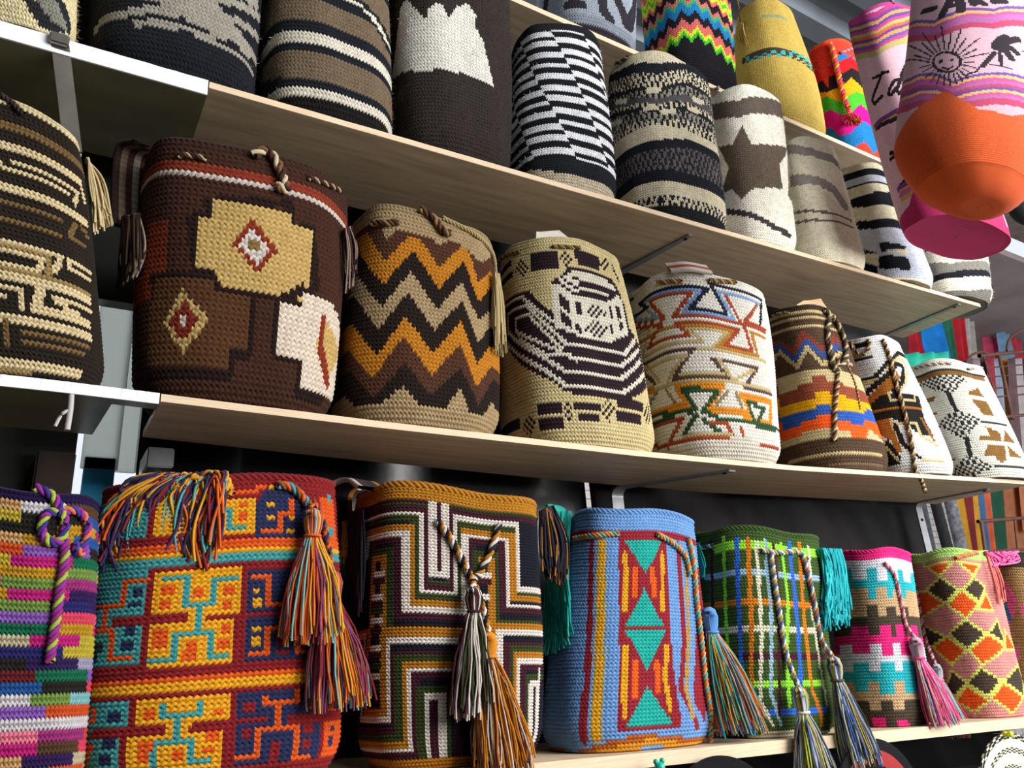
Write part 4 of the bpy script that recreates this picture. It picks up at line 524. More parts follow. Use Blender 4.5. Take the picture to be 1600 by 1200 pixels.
{'name': 'crochet_bag','label': 'black, white and gold maze-pattern crochet bag on the lower shelf','group': 'crochet bags on the lower shelf','P': [0.5366,0.1279,0.5489,0.1416,-0.1281,0.3643,-0.0273,0.0618,0.5772,3.0,0.03,3.5,0.045,0.15,-0.045],'n': 150,'m': 84,'uc': 0.426,'base': '#13131f','ops': [['D','#2e3a19',[26.7,81.0]],['D','#3b1522',[29.4,79.0]],['D','#13131f',[30.6,77.0]],['S','#2e3a19',1.9,[41.4,77.0,63.0,77.0,63.0,53.0,68.0,53.0,68.0,79.0,99.3,79.0]],['S','#3b1522',1.9,[39.5,76.0,62.0,76.0,62.0,52.0,69.0,52.0,69.0,77.0,99.6,77.0]],['S','#cdc4bb',1.9,[64.0,78.1,64.0,56.0,67.0,56.0,67.0,78.4]],['P','#3b1522',[65.0,79.0,66.0,79.0,66.0,57.0,65.0,57.0]],['S','#cdc4bb',1.9,[37.7,74.0,61.0,74.0,61.0,50.0,70.0,50.0,70.0,75.0,86.0,75.0,86.0,53.0,95.8,53.0]],['S','#2e3a19',1.9,[37.7,73.0,60.0,73.0,60.0,49.0,71.0,49.0,71.0,73.0,85.0,73.0,85.0,51.0,95.2,51.0]],['S','#a66a18',1.9,[37.9,70.0,59.0,70.0,59.0,47.0,72.0,47.0,72.0,71.0,85.0,71.0,85.0,50.0,95.0,50.0]],['S','#cdc4bb',1.9,[44.0,62.4,44.0,68.0,58.0,68.0,58.0,45.0,72.0,45.0,72.0,69.0,83.0,69.0,83.0,47.0,94.8,47.0]],['S','#3b1522',1.9,[47.0,57.4,47.0,66.0,56.0,66.0,56.0,43.0,72.3,43.0]],['S','#3b1522',1.9,[74.0,51.5,74.0,68.0,82.0,68.0,82.0,46.0,94.6,46.0]],['S','#2e3a19',1.9,[48.0,55.7,48.0,63.0,54.0,63.0,54.0,39.0,75.9,39.0]],['S','#2e3a19',1.9,[75.0,56.3,75.0,64.0,80.0,64.0,80.0,42.0,94.6,42.0]],['S','#a66a18',1.9,[48.0,39.5,48.0,61.0,52.0,61.0,52.0,39.0,79.0,39.0,79.0,62.0,76.1,62.0]],['S','#a66a18',1.9,[28.1,39.0,48.0,39.0]],['S','#a66a18',1.9,[75.9,37.8,79.2,41.0,97.1,41.0]],['S','#cdc4bb',1.9,[28.1,38.0,44.1,38.0,36.2,14.0,53.0,14.0,53.0,36.0,70.7,36.0]],['S','#a66a18',1.9,[47.4,38.6,39.9,16.0,52.0,16.0,52.0,38.0,70.7,38.0]],['S','#cdc4bb',1.9,[81.0,20.2,81.0,39.0,96.9,39.0]],['S','#cdc4bb',1.71,[49.3,56.0,52.0,56.0]],['S','#cdc4bb',1.71,[48.7,49.0,51.4,49.0]],['S','#cdc4bb',1.71,[48.0,42.0,51.2,42.0]],['S','#cdc4bb',1.71,[47.6,34.0,51.0,34.0]],['S','#cdc4bb',1.71,[46.0,26.0,50.3,26.0]],['S','#3b1522',1.71,[48.9,54.0,51.6,54.0]],['S','#3b1522',1.71,[48.3,47.0,51.4,47.0]],['S','#3b1522',1.71,[48.0,39.0,51.0,39.0]],['S','#3b1522',1.71,[47.2,32.0,50.7,32.0]],['S','#2e3a19',1.71,[48.3,45.0,51.4,45.0]],['S','#2e3a19',1.71,[47.2,29.0,50.7,29.0]],['S','#2e3a19',1.71,[45.1,23.0,49.9,23.0]],['S','#cdc4bb',1.71,[76.1,57.0,78.2,57.0]],['S','#3b1522',1.71,[76.1,55.0,78.2,55.0]],['S','#cdc4bb',1.71,[75.9,50.0,78.0,50.0]],['S','#3b1522',1.9,[70.7,32.0,55.0,32.0,55.0,11.0,27.9,11.0]],['S','#2e3a19',1.9,[70.7,31.0,56.0,31.0,56.0,9.0,27.7,9.0]],['S','#a66a18',1.9,[70.7,29.0,58.0,29.0,58.0,7.0,27.5,7.0]],['S','#cdc4bb',1.9,[70.7,27.0,59.0,27.0,59.0,5.0,27.5,5.0]],['S','#3b1522',1.9,[70.7,26.0,60.0,26.0,60.0,4.0,27.5,4.0]],['S','#2e3a19',1.9,[66.9,22.0,61.0,22.0,61.0,0.0]],['S','#2e3a19',1.9,[67.0,21.3,67.0,0.0]],['S','#cdc4bb',1.9,[63.0,0.0,63.0,20.0,66.0,20.0,66.0,0.0]],['P','#3b1522',[63.0,19.0,65.0,19.0,65.0,0.0,63.0,0.0]],['S','#3b1522',1.71,[70.0,23.8,70.0,0.0]],['S','#3b1522',1.9,[96.4,35.0,83.0,35.0,83.0,19.9]],['S','#2e3a19',1.9,[96.4,34.0,85.0,34.0,85.0,16.8]],['S','#a66a18',1.9,[96.4,32.0,86.0,32.0,86.0,14.0]],['S','#cdc4bb',1.9,[96.4,30.0,87.0,30.0,87.0,9.0]],['S','#3b1522',1.9,[96.4,28.0,88.0,28.0,88.0,8.1]],['S','#2e3a19',1.9,[96.6,25.0,90.0,25.0,90.0,3.6]],['S','#cdc4bb',1.52,[91.0,2.8,91.0,23.0,94.0,23.0,94.0,2.5]],['S','#cdc4bb',1.42,[94.5,27.2,94.5,8.4]],['D','#a66a18',[27.5,3.0]]],'rim': '#a8701a','rimrows': 5,'basecols': ['#a66a18','#13131f','#a66a18'],'rb': '#a8701a','ex': [['ribbon',[[0.4068,0.0273,0.2439],[0.412,0.0946,0.2709],[0.3921,0.1179,0.262],[0.388,0.1164,0.2272],[0.3952,0.1017,0.1679]],0.05,0.006,['#cdc4bb','#3b1522','#3b1522','#13131f','#13131f','#a66a18'],[1,0.3,0]],['fringe',[[[0.3996,0.1013,0.2248],[0.3985,0.0443,0.2162]],[[0.3999,0.1008,0.1493],[0.3952,0.0349,0.1411]],[[0.4031,0.0951,0.059],[0.3921,0.0431,0.0551]]],104,['#13131f','#1c1c2c','#3b1522'], {}],['fringe',[[[0.3901,0.1024,0.2103],[0.403,0.1024,0.2107]],[[0.3873,0.1017,0.1771],[0.4,0.1017,0.1773]],[[0.3815,0.1008,0.1474],[0.3978,0.1042,0.1476]]],33,['#c8871e','#a66a18'], {}],['cord',[[0.4854,-0.0216,0.1926],[0.5031,-0.0228,0.1696],[0.521,-0.0237,0.1383],[0.5348,-0.0242,0.1115],[0.5484,-0.0242,0.0766],[0.5499,-0.0369,0.0372]],0.0052,['#13131f','#cdc4bb','#a66a18']],['cord',[[0.5854,-0.0247,0.1898],[0.569,-0.0254,0.1524],[0.5488,-0.0252,0.12],[0.5385,-0.0244,0.1112],[0.5288,-0.0374,0.0974]],0.0052,['#13131f','#cdc4bb','#a66a18']],['tassel',[0.5288,-0.0374,0.0974],0.165,['#3b1522','#3b1522','#cdc4bb','#2e3a19'], {'headr': 0.012,'spread': 0.026,'n': 90,'lean': (-0.012,0,0)}],['tassel',[0.5499,-0.0369,0.0372],0.175,['#c8801c','#b8701a','#c8801c','#c8801c','#3b1522','#cdc4bb'], {'headr': 0.012,'spread': 0.038,'n': 120,'headcol': ['#c8801c'],'lean': (0.012,0,0)}],['fringe',[[[0.679,0.0025,0.2184],[0.7104,0.0158,0.2308]],[[0.6826,0.0145,0.1685],[0.7319,0.0145,0.1693]],[[0.6798,0.0098,0.1092],[0.7142,0.0097,0.0943]]],143,['#13131f','#1c1c2e','#13131f','#a66a18'], {'r': 0.0018}]]},
{'name': 'crochet_bag','label': 'light blue crochet bag with turquoise triangles on a red panel','group': 'crochet bags on the lower shelf','P': [0.8592,0.1485,0.9276,0.1179,-0.1427,0.3702,-0.0125,0.0742,0.5807,3.0,0.03,4.6,0.045,0.15,-0.045],'n': 124,'m': 66,'uc': 0.393,'base': '#6893ca','ops': [['S','#8c222e',1.76,[19.0,59.0,49.9,59.0,64.7,59.0,79.8,59.0]],['P','#8c222e',[49.2,58.0,64.7,58.0,64.5,42.7,64.8,23.8,67.2,5.0,51.1,5.0,50.7,30.1]],['S','#8c222e',1.76,[41.1,56.1,42.8,36.3,43.7,18.5,43.4,3.1]],['S','#8f9a92',3.2,[44.6,56.5,45.8,36.3,46.5,18.5,46.6,3.7]],['S','#d59a1c',1.92,[44.6,56.5,45.8,36.3,46.5,18.5,46.6,3.7]],['S','#8c222e',1.44,[68.6,56.8,68.6,36.5,68.6,27.1,67.1,14.7,72.4,4.6]],['S','#a98a50',1.28,[71.3,54.3,70.3,30.1,68.8,14.7,70.3,7.7]],['P','#8c222e',[75.1,51.0,81.0,51.0,74.8,5.5,70.7,11.7]],['P','#1fa094',[50.9,57.0,62.8,57.0,57.3,46.9]],['P','#1fa094',[56.8,42.7,62.6,32.0,51.9,32.0]],['P','#1fa094',[51.9,31.0,63.1,31.0,57.8,20.2]],['P','#1fa094',[57.8,16.1,64.8,6.0,52.6,6.0]],['S','#d59a1c',1.44,[51.4,52.8,51.9,36.3]],['S','#d59a1c',1.44,[62.6,52.8,62.4,36.3]],['S','#d59a1c',1.44,[52.3,26.4,52.5,9.0]],['S','#d59a1c',1.44,[63.3,26.2,62.8,17.8,64.1,9.9]],['S','#dc5a18',1.6,[54.4,48.4,54.4,40.7]],['S','#dc5a18',1.6,[59.3,48.4,59.7,40.7]],['S','#dc5a18',1.6,[54.9,22.2,54.9,13.6]],['S','#dc5a18',1.6,[60.5,22.0,60.7,14.5]],['P','#a85520',[-29.2,-3.0,-29.2,1.8,20.4,1.8,39.2,0.0,48.3,2.4,52.8,3.5,58.3,4.0,66.2,2.6,80.4,2.0,130.0,2.0,130.0,-3.0]],['P','#c8871e',[-29.1,-3.0,-29.1,0.0,20.5,0.0,43.2,0.0,49.2,1.1,54.4,2.4,60.4,2.6,67.2,1.5,80.3,0.9,129.9,0.9,129.9,-3.0]],['P','#6893ca',[-27.5,-3.0,-27.5,0.0,22.1,0.0,47.8,0.0,53.5,0.0,60.2,0.9,68.1,0.0,73.2,0.0,79.2,0.0,128.8,0.0,128.8,-3.0]]],'rim': '#6893ca','basecols': ['#6893ca','#b25f1e','#6893ca'],'card': 1,'rb': '#6893ca','ex': [['ribbon',[[0.7767,0.1105,0.2523],[0.7934,0.1124,0.2419],[0.7931,0.1203,0.1867]],0.034,0.006,['#2bab9c','#1fa094'],[1,0.3,0]],['fringe',[[[0.7655,0.1158,0.2415],[0.8042,0.0964,0.2393]],[[0.765,0.12,0.1533],[0.7775,0.0829,0.1623]],[[0.7536,0.1172,0.0683],[0.7514,0.056,0.0762]],[[0.7317,0.1151,-0.0114],[0.7396,0.0357,0.0113]]],221,['#1fa094','#2bb5a6','#178c82'], {'r': 0.0017,'wob': 0.009}],['cord',[[0.7903,0.0723,0.1885],[0.8013,0.0293,0.187],[0.8371,0.0081,0.1882]],0.0048,['#d8742a','#5fa9a4','#c0a070']],['cord',[[0.912,-0.0028,0.1868],[0.9479,-0.0023,0.1709],[0.9721,-0.0014,0.1496],[0.9764,-0.0022,0.1168]],0.0048,['#d8742a','#5fa9a4','#c0a070']],['cord',[[0.9905,0.0033,0.1822],[0.9937,0.0027,0.1398],[0.9827,-0.0029,0.0743],[0.9784,-0.0051,0.0117],[0.9744,-0.0054,-0.0497],[0.9778,-0.0022,-0.0991],[0.9926,0.0233,-0.1535],[0.9853,0.0228,-0.1783]],0.005,['#d8742a','#5fa9a4','#c0a070']],['tassel',[1.003,-0.0067,0.0613],0.2,['#5b8fce','#5b8fce','#2bab9c','#d8a040','#c8561c','#8a9a98'], {'headr': 0.015,'spread': 0.045,'n': 130,'headcol': ['#5b8fce'],'lean': (0.035,0,0)}]]},
{'name': 'crochet_bag','label': 'green plaid crochet bag with lime, orange and blue lines','group': 'crochet bags on the lower shelf','P': [1.1951,0.1175,1.2254,0.1341,-0.1578,0.3517,-0.033,0.0563,0.5813,2.8,0.03,5.7,0.045,0.15,-0.045],'n': 124,'m': 62,'uc': 0.365,'base': '#3a5222','ops': [['S','#8fb0c6',1.76,[27.9,48.0,52.8,48.0,73.3,48.0]],['S','#c87318',2.4,[22.1,39.0,51.8,39.0,69.3,39.0]],['S','#cbc5ab',2.08,[30.3,31.0,51.0,31.0,69.8,31.0]],['S','#45182a',2.4,[35.7,23.0,51.8,23.0,71.7,23.0]],['S','#8fdc3a',2.4,[38.2,15.0,68.6,15.0]],['S','#2f66c8',2.24,[40.3,7.0,69.8,7.0]],['S','#8fdc3a',2.56,[35.3,56.5,52.5,56.5,74.6,56.5]],['S','#45182a',1.6,[33.3,59.5,29.7,33.7,28.8,21.3]],['S','#8fdc3a',1.6,[39.8,59.1,36.5,33.5,36.0,21.7,36.4,13.2]],['S','#2f66c8',1.6,[44.6,58.3,42.4,33.1,40.8,18.0,40.0,7.4]],['S','#c87318',1.44,[47.9,57.9,46.3,32.9,43.4,12.0,45.6,3.1]],['S','#d5cfb8',1.12,[50.4,57.7,48.9,29.8,46.1,10.3,48.9,3.7]],['S','#8fb0c6',1.12,[53.0,58.1,52.2,32.9,49.6,12.0,51.5,3.9]],['S','#45182a',0.96,[55.4,57.9,55.6,42.6,51.5,6.6]],['S','#8fdc3a',1.28,[58.5,58.5,58.5,39.7,56.3,24.4,55.1,8.9]],['S','#2f66c8',1.6,[62.1,59.1,61.4,36.6,60.1,9.9,61.1,2.7]],['S','#c87318',1.44,[66.1,59.5,64.3,33.5,64.5,12.8,69.3,2.7]],['S','#d5cfb8',1.04,[70.2,58.9,68.1,36.8,69.0,20.7,71.0,8.3]],['S','#8fb0c6',1.12,[26.7,59.9,25.7,52.3]],['P','#c9c2a8',[-30.4,-3.0,-30.4,0.6,19.2,0.6,37.4,0.4,52.2,2.5,78.9,0.2,128.5,0.2,128.5,-3.0]],['D','#b8741c',[19.2,0.0]]],'rim': '#3a5222','basecols': ['#c9c2a8','#b8741c','#b8741c'],'rb': '#3a5222','ex': [['fringe',[[[1.0862,0.1042,0.1892],[1.0796,0.0745,0.1857]],[[1.0969,0.1078,0.1409],[1.0763,0.0617,0.1474]],[[1.0846,0.1035,0.1108],[1.0744,0.0637,0.1181]]],52,['#1fa094','#2bb5a6'], {}],['cord',[[1.0892,0.0894,0.1788],[1.085,0.0574,0.1762],[1.0879,0.0395,0.1763]],0.0044,['#c8d0c0','#5a6a8c','#3a4a2a']],['cord',[[1.1439,-0.0209,0.1603],[1.1779,-0.0263,0.1546],[1.2245,-0.0249,0.1572],[1.2475,-0.0252,0.1547]],0.0048,['#c8d0c0','#5a6a8c','#b89a4a']],['cord',[[1.1631,-0.0254,0.1506],[1.1608,-0.0246,0.102],[1.1611,-0.0231,0.0462],[1.1622,-0.0206,-0.02],[1.1558,-0.0401,-0.0775]],0.0052,['#c8d0c0','#5a6a8c','#b89a4a']],['cord',[[1.2511,-0.0256,0.1534],[1.2572,-0.0251,0.1128],[1.2606,-0.0241,0.0547],[1.2635,-0.0221,-0.0025],[1.2646,-0.0376,-0.0337]],0.0052,['#c8d0c0','#5a6a8c','#b86a3a']],['tassel',[1.1558,-0.0401,-0.0775],0.17,['#c8cfc8','#5a74a8','#c0c850','#b8902a','#4a4438','#d0d0e0'], {'headr': 0.015,'spread': 0.042,'n': 120}],['tassel',[1.2646,-0.0376,-0.0337],0.18,['#4a4a3c','#5a74a8','#c0b880','#b8902a','#c8cfc8','#4a6ab0'], {'headr': 0.015,'spread': 0.038,'n': 120,'lean': (0.02,0,0)}],['fringe',[[[1.3065,-0.0234,0.1648],[1.4039,0.0016,0.1683]],[[1.3161,-0.0186,0.1251],[1.4038,0.0024,0.1275]],[[1.2868,-0.026,0.0653],[1.3907,-0.0006,0.059]],[[1.2695,-0.0269,0.0134],[1.3818,-0.0024,0.0109]]],221,['#23a8b0','#2bbcc0','#1c94a0'], {'r': 0.002,'wob': 0.012}]]},
{'name': 'crochet_bag','label': 'crochet bag of short multicoloured dashes at the left end of the lower shelf','group': 'crochet bags on the lower shelf','P': [0.0131,0.0656,-0.0208,0.0824,-0.1046,0.3141,-0.0048,0.038,0.7624,2.6,0.03,1.3,0.045,0.15,-0.045],'n': 116,'m': 54,'uc': 0.498,'base': '#1d1038','ops': [['F','patchrows']],'rim': '#1d1038','ex': [['cord',[[-0.0043,-0.0233,0.2125],[0.0116,-0.0263,0.2046],[0.0209,-0.0253,0.1912],[0.0285,-0.0233,0.1735],[0.0265,-0.0238,0.1556],[0.0159,-0.0268,0.1532],[0.0073,-0.0285,0.1646],[0.0093,-0.0283,0.1823],[0.0184,-0.0261,0.1868]],0.005,['#8a2a8c','#98ac40','#3a2a7c']],['cord',[[0.0199,-0.0255,0.1869],[0.0378,-0.019,0.1894],[0.0498,-0.0119,0.1795],[0.0518,-0.0113,0.1613],[0.0467,-0.0151,0.1429],[0.0399,-0.0185,0.1532]],0.0048,['#8a2a8c','#3a3a8c','#c86a4a']],['cord',[[0.0301,-0.0228,0.1558],[0.0328,-0.0217,0.1317],[0.0317,-0.022,0.1044],[0.0318,-0.0218,0.0783],[0.0312,-0.0218,0.0522],[0.0308,-0.0215,0.0302]],0.0052,['#8a2a8c','#98ac40','#8a2a6c']]]},
{'name': 'crochet_bag','label': 'pink, turquoise, tan and white crenellated-band crochet bag','group': 'crochet bags on the lower shelf','P': [1.5226,0.0936,1.5927,0.0826,-0.1725,0.3414,-0.0045,0.0606,0.7764,2.6,0.03,0.8,0.045,0.15,-0.045],'n': 100,'m': 58,'uc': 0.347,'base': '#ee2a7e','ops': [['D','#d9d9e2',[15.6,55.0]],['P','#2bb0ba',[-21.9,-3.0,-21.9,52.0,18.1,52.0,27.0,52.0,27.0,48.0,34.0,48.0,34.0,52.0,38.0,52.0,38.0,47.0,42.0,47.0,42.0,51.0,45.0,51.0,45.0,47.0,48.0,47.0,48.0,51.0,51.0,51.0,51.0,47.0,55.2,47.0,56.8,51.4,96.8,51.4,96.8,-3.0]],['P','#c2a078',[-21.7,-3.0,-21.7,42.0,18.3,42.0,26.0,42.0,26.0,45.0,34.0,45.0,34.0,41.0,37.0,41.0,37.0,45.0,41.0,45.0,41.0,41.0,43.1,41.0,44.2,44.0,48.0,44.0,48.0,41.0,51.0,41.0,51.0,44.0,57.3,44.0,97.3,44.0,97.3,-3.0]],['P','#493f33',[-19.7,-3.0,-19.7,35.0,20.3,35.0,33.0,35.0,33.0,39.0,37.0,39.0,37.0,35.0,40.0,35.0,40.0,38.0,44.0,38.0,44.0,35.0,47.8,35.0,48.9,38.0,51.0,38.0,51.0,35.0,56.6,35.0,96.6,35.0,96.6,-3.0]],['P','#ee2a7e',[-27.5,-3.0,-27.5,29.0,12.5,29.0,19.6,29.0,25.0,29.0,25.0,32.0,33.0,32.0,33.0,29.0,37.0,29.0,37.0,32.0,41.0,32.0,41.0,28.0,43.0,28.0,43.0,32.0,47.0,32.0,47.0,28.0,51.0,28.0,51.0,32.0,55.0,32.0,55.0,28.0,58.9,28.0,98.9,28.0,98.9,-3.0]],['P','#d9d9e2',[-27.2,-3.0,-27.2,23.0,12.8,23.0,18.0,23.0,18.0,26.0,25.0,26.0,25.0,23.0,33.0,23.0,33.0,26.0,37.0,26.0,37.0,22.0,41.0,22.0,41.0,26.0,44.0,26.0,44.0,22.0,51.6,22.0,57.8,24.9,97.8,24.9,97.8,-3.0]],['P','#2bb0ba',[-27.1,-3.0,-27.1,21.0,12.9,21.0,17.0,21.0,17.0,17.0,25.0,17.0,25.0,20.0,32.0,20.0,32.0,17.0,36.0,17.0,36.0,20.0,41.0,20.0,41.0,17.0,44.0,17.0,44.0,20.0,47.6,20.0,87.6,20.0,87.6,-3.0]],['P','#c2a078',[-26.8,-3.0,-26.8,14.0,13.2,14.0,25.0,14.0,25.0,11.0,31.0,11.0,31.0,14.0,35.0,14.0,35.0,10.0,40.0,10.0,40.0,14.0,44.0,14.0,44.0,10.0,46.9,10.0,86.9,10.0,86.9,-3.0]],['P','#493f33',[-24.0,-3.0,-24.0,4.4,16.0,4.4,24.7,8.0,31.0,8.0,31.0,5.0,35.0,5.0,35.0,8.0,39.0,8.0,39.0,5.0,43.0,5.0,43.0,8.0,49.1,8.0,89.1,8.0,89.1,-3.0]],['P','#ee2a7e',[-17.1,-3.0,-17.1,0.0,22.9,0.0,31.0,0.0,31.0,3.0,36.0,3.0,36.0,0.0,40.9,0.0,39.5,2.0,43.5,2.0,46.7,0.0,60.9,0.0,100.9,0.0,100.9,-3.0]]],'rim': '#ee2a7e','basecols': ['#2c5a48','#ee2a7e'],'rb': '#ee2a7e','ex': [['cord',[[1.5368,-0.0034,0.1409],[1.5536,-0.0085,0.114],[1.5507,-0.0116,0.0612],[1.545,-0.0141,0.0166],[1.5435,-0.027,-0.0111]],0.0044,['#d8909c','#b04a5c','#d8b0b0']],['tassel',[1.5435,-0.027,-0.0111],0.165,['#e8508c','#6fc0c0','#e8609c','#c8a078','#d87a9c'], {'headr': 0.015,'spread': 0.034,'n': 110,'headcol': ['#d87a9c','#8fb5b5'],'lean': (0.025,0,0)}]]},
{'name': 'crochet_bag','label': 'pink, orange and dark brown diamond lattice crochet bag','group': 'crochet bags on the lower shelf','P': [1.8853,0.0984,1.9074,0.0941,-0.1888,0.3566,-0.0187,0.0644,0.7763,2.6,0.03,1.8,0.045,0.15,-0.045],'n': 110,'m': 58,'uc': 0.332,'base': '#cd8a84','ops': [['P','#e9581e',[24.6,54.0,39.4,54.0,33.0,48.9]],['P','#e9581e',[41.1,54.0,52.3,54.0,47.2,49.1]],['P','#e9581e',[13.7,44.0,24.0,44.0,32.2,39.2,19.4,35.0,11.5,35.0]],['P','#e9581e',[40.2,43.3,45.9,38.3,39.7,33.4,33.3,38.3]],['P','#e9581e',[51.6,43.1,53.9,36.0,44.9,36.0]],['P','#e9581e',[29.8,27.6,37.1,22.2,29.5,17.8,20.7,24.2]],['P','#e9581e',[46.2,28.0,56.1,23.8,41.8,17.4,38.2,22.4]],['P','#e9581e',[34.2,10.8,41.5,5.6,34.8,1.9,27.7,5.6]],['P','#e9581e',[48.7,11.4,61.3,6.2,52.0,1.0,42.3,6.4]],['P','#e9581e',[59.2,29.4,65.6,22.0,56.1,22.0]],['P','#483b32',[32.8,48.5,39.1,43.3,32.8,39.1,23.1,44.9]],['P','#483b32',[46.7,48.3,52.2,45.2,46.6,39.4,41.1,43.3]],['P','#483b32',[15.3,33.1,29.5,27.6,20.7,25.0,12.3,25.0]],['P','#483b32',[39.2,32.9,46.1,28.0,37.7,22.6,31.2,28.2]],['P','#483b32',[55.2,33.3,56.9,24.4,47.0,28.4]],['P','#483b32',[28.6,16.0,34.7,11.6,28.4,7.0,21.9,7.0]],['P','#483b32',[40.9,16.4,48.2,12.0,41.2,7.0,34.7,11.6]],['P','#483b32',[63.9,17.4,65.9,12.0,61.9,6.6,48.7,12.0]],['S','#d6e06a',0.99,[24.6,53.5,39.4,53.5,33.0,48.9,24.6,54.5]],['S','#d6e06a',0.99,[41.1,53.5,52.3,53.5,47.2,49.1,41.1,53.2]],['S','#d6e06a',0.99,[13.7,44.5,24.0,44.5,32.2,39.2,19.4,35.5,11.5,35.5,13.7,44.5]],['S','#d6e06a',0.99,[40.2,43.3,45.9,38.3,39.7,33.4,33.3,38.3,40.2,43.3]],['S','#d6e06a',0.99,[51.6,43.1,53.9,36.5,44.9,36.5,51.6,43.1]],['S','#d6e06a',0.99,[29.8,27.6,37.1,22.2,29.5,17.8,20.7,24.2,29.8,27.6]],['S','#d6e06a',0.99,[46.2,28.0,56.1,23.8,41.8,17.4,38.2,22.4,46.2,28.0]],['S','#d6e06a',0.99,[34.2,10.8,41.5,5.6,34.8,1.9,27.7,5.6,34.2,10.8]],['S','#d6e06a',0.99,[48.7,11.4,61.3,6.2,52.0,1.0,42.3,6.4,48.7,11.4]],['S','#d6e06a',0.99,[59.2,29.4,65.6,22.5,56.1,22.5,59.2,29.4]],['S','#d6e06a',0.99,[32.8,48.5,39.1,43.3,32.8,39.1,23.1,44.9,32.8,48.5]],['S','#d6e06a',0.99,[46.7,48.3,52.2,45.2,46.6,39.4,41.1,43.3,46.7,48.3]],['S','#d6e06a',0.99,[15.3,33.1,29.5,27.6,20.7,24.5,12.3,24.5,15.3,33.1]],['S','#d6e06a',0.99,[39.2,32.9,46.1,28.0,37.7,22.6,31.2,28.2,39.2,32.9]],['S','#d6e06a',0.99,[55.2,33.3,56.9,24.4,47.0,28.4,55.2,33.3]],['S','#d6e06a',0.99,[28.6,16.0,34.7,11.6,28.4,7.5,21.9,7.5,28.6,16.0]],['S','#d6e06a',0.99,[40.9,16.4,48.2,12.0,41.2,7.0,34.7,11.6,40.9,16.4]],['S','#d6e06a',0.99,[63.9,17.4,65.9,12.0,61.9,6.6,48.7,12.0,63.9,17.4]],['P','#483b32',[34.4,0.0,37.0,0.0,40.0,0.0]],['P','#483b32',[43.7,0.0,47.6,0.0,49.6,0.0]],['P','#483b32',[26.9,0.0,29.2,0.0,31.2,0.0]]],'rim': '#b5e07c','rimrows': 3,'rb': '#b5e07c','ex': [['cord',[[1.8264,0.1209,0.1499],[1.8159,0.1126,0.1108],[1.8108,0.1114,0.0524],[1.8029,0.1092,-0.0189],[1.7536,0.0706,-0.0707]],0.0048,['#d8909c','#8a3a44','#d8b0b0']],['cord',[[1.8286,0.0071,0.1554],[1.8591,-0.0065,0.1602],[1.8944,-0.0116,0.1654]],0.0048,['#d8a050','#d8707c']],['tassel',[1.7536,0.0706,-0.0707],0.15,['#e87090','#6fc0c0','#e8609c','#c8a078','#d87a6c'], {'headr': 0.013,'spread': 0.034,'n': 110,'headcol': ['#6fb5b5','#d88a9c'],'lean': (0.02,0,0)}],['fringe',[[[1.9067,-0.0177,0.166],[2.091,0.0027,0.1713]],[[1.9494,-0.0142,0.1492],[2.0995,0.0028,0.1588]],[[1.9188,-0.0201,0.1408],[2.0021,0.0025,0.1457]]],78,['#e85a9c','#e070a8'], {'wob': 0.012,'r': 0.002}],['fringe',[[[1.9052,-0.0189,0.1563],[1.976,0.0029,0.1608]],[[1.9075,-0.0211,0.0966],[1.967,-0.0098,0.1048]],[[1.8923,-0.021,0.0394],[1.934,-0.0192,0.0458]]],39,['#d8706c','#e08078'], {}]]},
{'name': 'crochet_bag','label': 'beige crochet bag with pink butterfly shapes at the right end of the lower shelf','group': 'crochet bags on the lower shelf','P': [2.1096,0.0878,2.1914,0.0896,-0.1989,0.3721,-0.0176,0.0563,0.7771,2.6,0.03,0.3,0.045,0.15,-0.045],'n': 100,'m': 56,'uc': 0.324,'base': '#9c7d52','ops': [['P','#d8609a',[23.2,45.0,29.5,45.0,32.5,39.0,31.7,34.5,26.7,28.4,21.6,35.1]],['P','#d8609a',[33.5,35.8,37.6,39.0,36.1,30.6,33.5,31.9]],['P','#d8609a',[26.3,22.0,29.8,22.0,29.1,17.0,26.8,17.0]],['S','#2a78a8',2,[25.7,38.3,27.8,31.4]]],'rim': '#3c372c','rimrows': 6},
